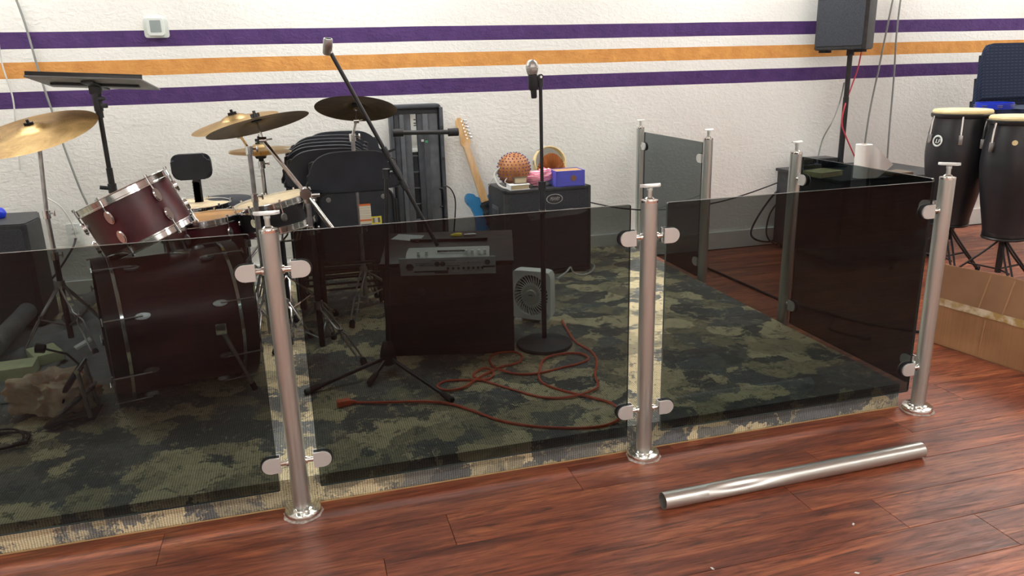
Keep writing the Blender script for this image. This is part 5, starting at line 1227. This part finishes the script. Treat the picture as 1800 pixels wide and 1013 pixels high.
q = B(); tube(q, [V((tbk.x+.01, 2.01, .60)), V((tbk.x+.02, 2.02, .545)), V((Cs.x, 2.06, .545))], .010, 8); obj('back_bracket', q, BLACKM, root)
q = B(); cyl(q, V((Cs.x, Cs.y, PZ+.10)), Cs, .014); obj('post', q, DCHROME, root)
tripod(root, V((Cs.x, Cs.y, PZ)), .30, .22, .2, DCHROME)
# music / laptop stand
mp0 = py(170, 170, 1.76); C = V((mp0.x+.0, 1.76, PZ))
root = thing('laptop_stand', 'black flat tray on a tall pole behind the tilted tom', 'stand', C)
q = B(); cyl(q, C+V((0, 0, .05)), V((C.x, C.y, .86)), .014); obj('lower_tube', q, BLACKM, root)
q = B(); cyl(q, V((C.x, C.y, .75)), V((C.x, C.y, mp0.z)), .0105); obj('upper_tube', q, BLACKM, root)
zc_ = py(192, 328, 1.76).z; q = B(); cyl(q, V((C.x, C.y, zc_-.03)), V((C.x, C.y, zc_+.012)), .019); tube(q, [V((C.x, C.y, zc_-.01)), V((C.x-.05, C.y-.01, zc_))], .009, 8); obj('height_knob', q, BLACK, root)
q = B()
for z, w_ in ((mp0.z-.075, .016), (mp0.z-.045, .019), (mp0.z-.015, .02), (mp0.z+.015, .02)): cyl(q, V((C.x, C.y, z-.017)), V((C.x, C.y, z+.013)), w_)
box(q, V((C.x+.025, C.y-.01, mp0.z-.04)), (.03, .02, .02), None, .004); box(q, V((C.x+.02, C.y-.01, mp0.z-.01)), (.03, .02, .018), None, .004); box(q, (C.x, C.y, mp0.z+.035), (.05, .04, .05), None, .008); obj('tilt_joint', q, BLACK, root)
# tray: nearly horizontal, front edge dropped at the right
tc_ = V((C.x+.005, C.y, mp0.z+.058)); Rt = M.Rotation(-.10, 3, 'Z') @ M.Rotation(.06, 3, 'Y') @ M.Rotation(-.16, 3, 'X')
q = B(); box(q, tc_, (.46, .30, .008), Rt, .003); obj('tray', q, TRAYM, root)
q = B(); box(q, tc_+Rt@V((0, -.135, .012)), (.46, .008, .022), Rt, .002); obj('front_lip', q, BLACKM, root)
q = B(); box(q, tc_+Rt@V((0, 0, -.010)), (.36, .03, .010), Rt, .002); box(q, tc_+Rt@V((0, 0, -.012)), (.05, .22, .010), Rt, .002); obj('tray_brace', q, BLACK, root)
tripod(root, C, .26, .26, .2, BLACKM, dbl=False)
# bass pedal
pa, pb = pz(80, 752, PZ+.012), V((-1.80, .76, PZ+.10))
root = thing('bass_drum_pedal', 'black and chrome kick pedal at the left end of the bass drum', 'pedal', V(((pa.x+pb.x)/2, .74, PZ)))
dq = (pb-pa).normalized(); q = B(); m = orient(pa, dq, V((0, 1, 0))); Lp = (pb-pa).length
prism(q, [(-.026, -.004), (.026, -.004), (.026, .004), (-.026, .004)], Lp, m, .002); obj('footboard', q, BLACKM, root)
q = B(); 
for i in range(5): box(q, pa+dq*(.06+i*.035)+V((0, 0, .007)), (.022, .034, .004), M.Rotation(.1, 3, 'Z') @ M.Rotation(-.35, 3, 'Y'))
obj('tread', q, DCHROME, root, False)
q = B(); bx = V((-1.81, .75, PZ+.006)); tube(q, [pz(80, 752, PZ+.006), bx], .008, 6); box(q, bx, (.03, .13, .010), None, .002); obj('base_plate', q, BLACKM, root)
for s in (-1, 1):
    q = B(); tube(q, [bx+V((0, s*.055, 0)), bx+V((-.015, s*.050, .18))], .0075, 8); obj('frame_post', q, DCHROME, root)
q = B(); cyl(q, bx+V((-.015, -.06, .18)), bx+V((-.015, .06, .18)), .008); obj('axle', q, CHROME, root)
q = B(); tube(q, [bx+V((-.015, 0, .18)), bx+V((-.075, .0, .10)), bx+V((-.10, 0, .05))], .011, 8, k=3); obj('cam_strap', q, BLACK, root)
q = B(); tube(q, [bx+V((-.015, 0, .18)), bx+V((-.05, .0, .23)), bx+V((-.12, .0, .26))], .004, 6); be = bx+V((-.13, 0, .262)); lathe(q, [(.0, -.02), (.016, -.016), (.018, .012), (0, .018)], orient(be, (-1, 0, .25)), 14); obj('beater', q, BLACK, root)

# ------------------------------------------------------------------ left side clutter
spk2, T = speaker('floor_loudspeaker', 'large black loudspeaker standing on the stage at the left edge', (-2.50, 2.10, PZ+.017), .50, .36, .50, -.10, taper=.7)
p = py(2, 384, 2.05)
q = B(); bmesh.ops.create_icosphere(q, subdivisions=2, radius=.032, matrix=M.Translation((p.x-.03, 2.12, PZ+.017+.5+.022)))
for v in q.verts: v.co += V((noise.noise(v.co*30), noise.noise(v.co*31+V((5, 0, 0))), 0))*.010
tag(obj('blue_cloth', q, CBLUE), 'small bright blue cloth on the left floor loudspeaker', 'cloth')
# sheeting
q = B(); nx, ny = 60, 50; gv = []
for i in range(nx+1):
    for j in range(ny+1):
        x = -2.75 + .95*i/nx; y = .95 + 1.05*j/ny
        u_ = (x+2.3)*.85 + (y-1.5)*-.55
        z = .010 + .03*max(0, noise.fractal(V((x*2.5, y*2.2, 3)), 1, 2, 4)+.1) + .035*math.exp(-((u_+.10)/.045)**2) + .04*math.exp(-((u_-.06)/.05)**2)*(y > 1.2)
        if y > 1.88 and x < -2.2: z = min(z, .012)
        if i in (0, nx) or j in (0, ny): z = .004
        if x > -1.95 and y < 1.35: z *= .35
        if i > nx-8: z *= (nx-i)/8*.8+.2
        gv.append(q.verts.new((x, y, PZ+max(.002, z))))
for i in range(nx):
    for j in range(ny):
        cx_, cy_ = (-2.75+.95*(i+.5)/nx), (.95+1.05*(j+.5)/ny)
        if noise.noise(V((cx_*3, cy_*3, 9))) + (.5 if cx_ < -2.05 else .0) < -.12: continue
        if cx_ < -2.2 and cy_ > 1.9: continue
        a_ = i*(ny+1)+j; q.faces.new((gv[a_], gv[a_+ny+1], gv[a_+ny+2], gv[a_+1]))
for v in [v for v in q.verts if not v.link_faces]: q.verts.remove(v)
tag(obj('plastic_sheeting', q, SHEET, None, True, 80), 'crumpled grey plastic sheeting spread on the carpet at the left', 'sheeting')
# rolls of grey sheeting
for k_, (a_, b_, r_, lb) in enumerate((((-12, 612), (88, 505), .042, 'long grey roll of sheeting running back beside the left loudspeaker'), ((120, 560), (190, 500), .03, 'short grey roll of sheeting behind the left cymbal stand'))):
    A_ = pz(a_[0] if isinstance(a_, tuple) else a_, a_[1], PZ+.06+r_ if k_ == 0 else PZ+.04+r_); B__ = pz(b_[0], b_[1], PZ+.05+r_) ; q = B()
    pts = [A_.lerp(B__, t_/10) for t_ in range(11)]; rad = [r_*(1+.18*noise.noise(V((t_*.7, k_, 1)))) for t_ in range(11)]
    tube(q, pts, r_, 20, rads=rad); tag(obj('sheeting_roll', q, SHEET), lb, 'roll')
# foam pads
p = pz(15, 668, PZ); q = B(); box(q, V((p.x, p.y+.02, PZ+.030)), (.20, .12, .055), M.Rotation(.1, 3, 'Z'), .008); tag(obj('foam_pad', q, FOAM), 'pale green foam pad at the left edge behind the plastic bag', 'foam')
p = pz(60, 652, PZ); q = B(); box(q, V((p.x+.02, p.y+.10, PZ+.034)), (.11, .15, .045), M.Rotation(.5, 3, 'Z'), .008); tag(obj('foam_pad', q, FOAM), 'smaller pale green foam pad by the cymbal stand leg', 'foam')
# bag
C = pz(95, 733, PZ); q = B(); bmesh.ops.create_icosphere(q, subdivisions=5, radius=1)
for v in q.verts:
    d_ = v.co.copy(); n_ = noise.fractal(d_*1.6+V((2, 9, 4)), 1, 2, 5); r2 = abs(noise.noise(d_*4.2+V((7, 1, 1))))
    s_ = 1+.34*n_-.22*r2
    v.co = V((d_.x*.150*s_ + .015*d_.z, d_.y*.10*s_, max(-.35, d_.z)*.105*s_ + (.03*max(0, -d_.x)) ))
mn_ = min(v.co.z for v in q.verts); bmesh.ops.translate(q, vec=C+V((0, .07, -mn_-C.z+PZ+.002)), verts=q.verts)
tag(obj('plastic_bag', q, BAG, None, True, 60), 'crumpled tan plastic bag lying on the carpet at the left', 'bag')
# coil
C = pz(2, 778, PZ+.006); pts = []
for i in range(40):
    a_ = 2*PI*i/16; rr_ = .085+.012*math.sin(i*.9); pts.append(C+V((rr_*math.cos(a_)-.01, rr_*.8*math.sin(a_)+.0, .003*(i//16)*2+.002)))
root = thing('coiled_cable', 'black coiled cable with plug at the left picture edge', 'cable', C)
q = B(); tube(q, pts, .0042, 6, k=3); obj('lead', q, BCORD, root)
q = B(); p = pz(35, 781, PZ+.010); cyl(q, p-V((.022, 0, 0)), p+V((.02, .01, 0)), .008); obj('plug', q, BLACK, root)
# small white card and cup by the stand
p = pz(147, 606, PZ+.05)
q = B(); box(q, (p.x, p.y, PZ+.055), (.075, .035, .012), M.Rotation(.5, 3, 'Z') @ M.Rotation(-.35, 3, 'Y'), .003); 
tag(obj('white_card', q, PAPER), 'small white card on the sheeting beside the left cymbal stand', 'card')

# scraps on the wood floor
for (a_, b_, lb) in ((1500, 922, 'tiny white paper scrap on the wood floor right of the loose tube'), (1506, 1008, 'tiny white scrap at the bottom picture edge'), (1252, 1000, 'tiny pale scrap on the wood floor below the loose tube')):
    p = pz(a_, b_, .0); q = B(); prism(q, [(-.006, -.002), (.004, -.003), (.007, .002), (-.003, .003)], .0008, M.Translation(p+V((0, 0, .0006))) @ M.Rotation(a_*.3, 4, 'Z')); tag(obj('paper_scrap', q, PAPER, None, False), lb, 'scrap')
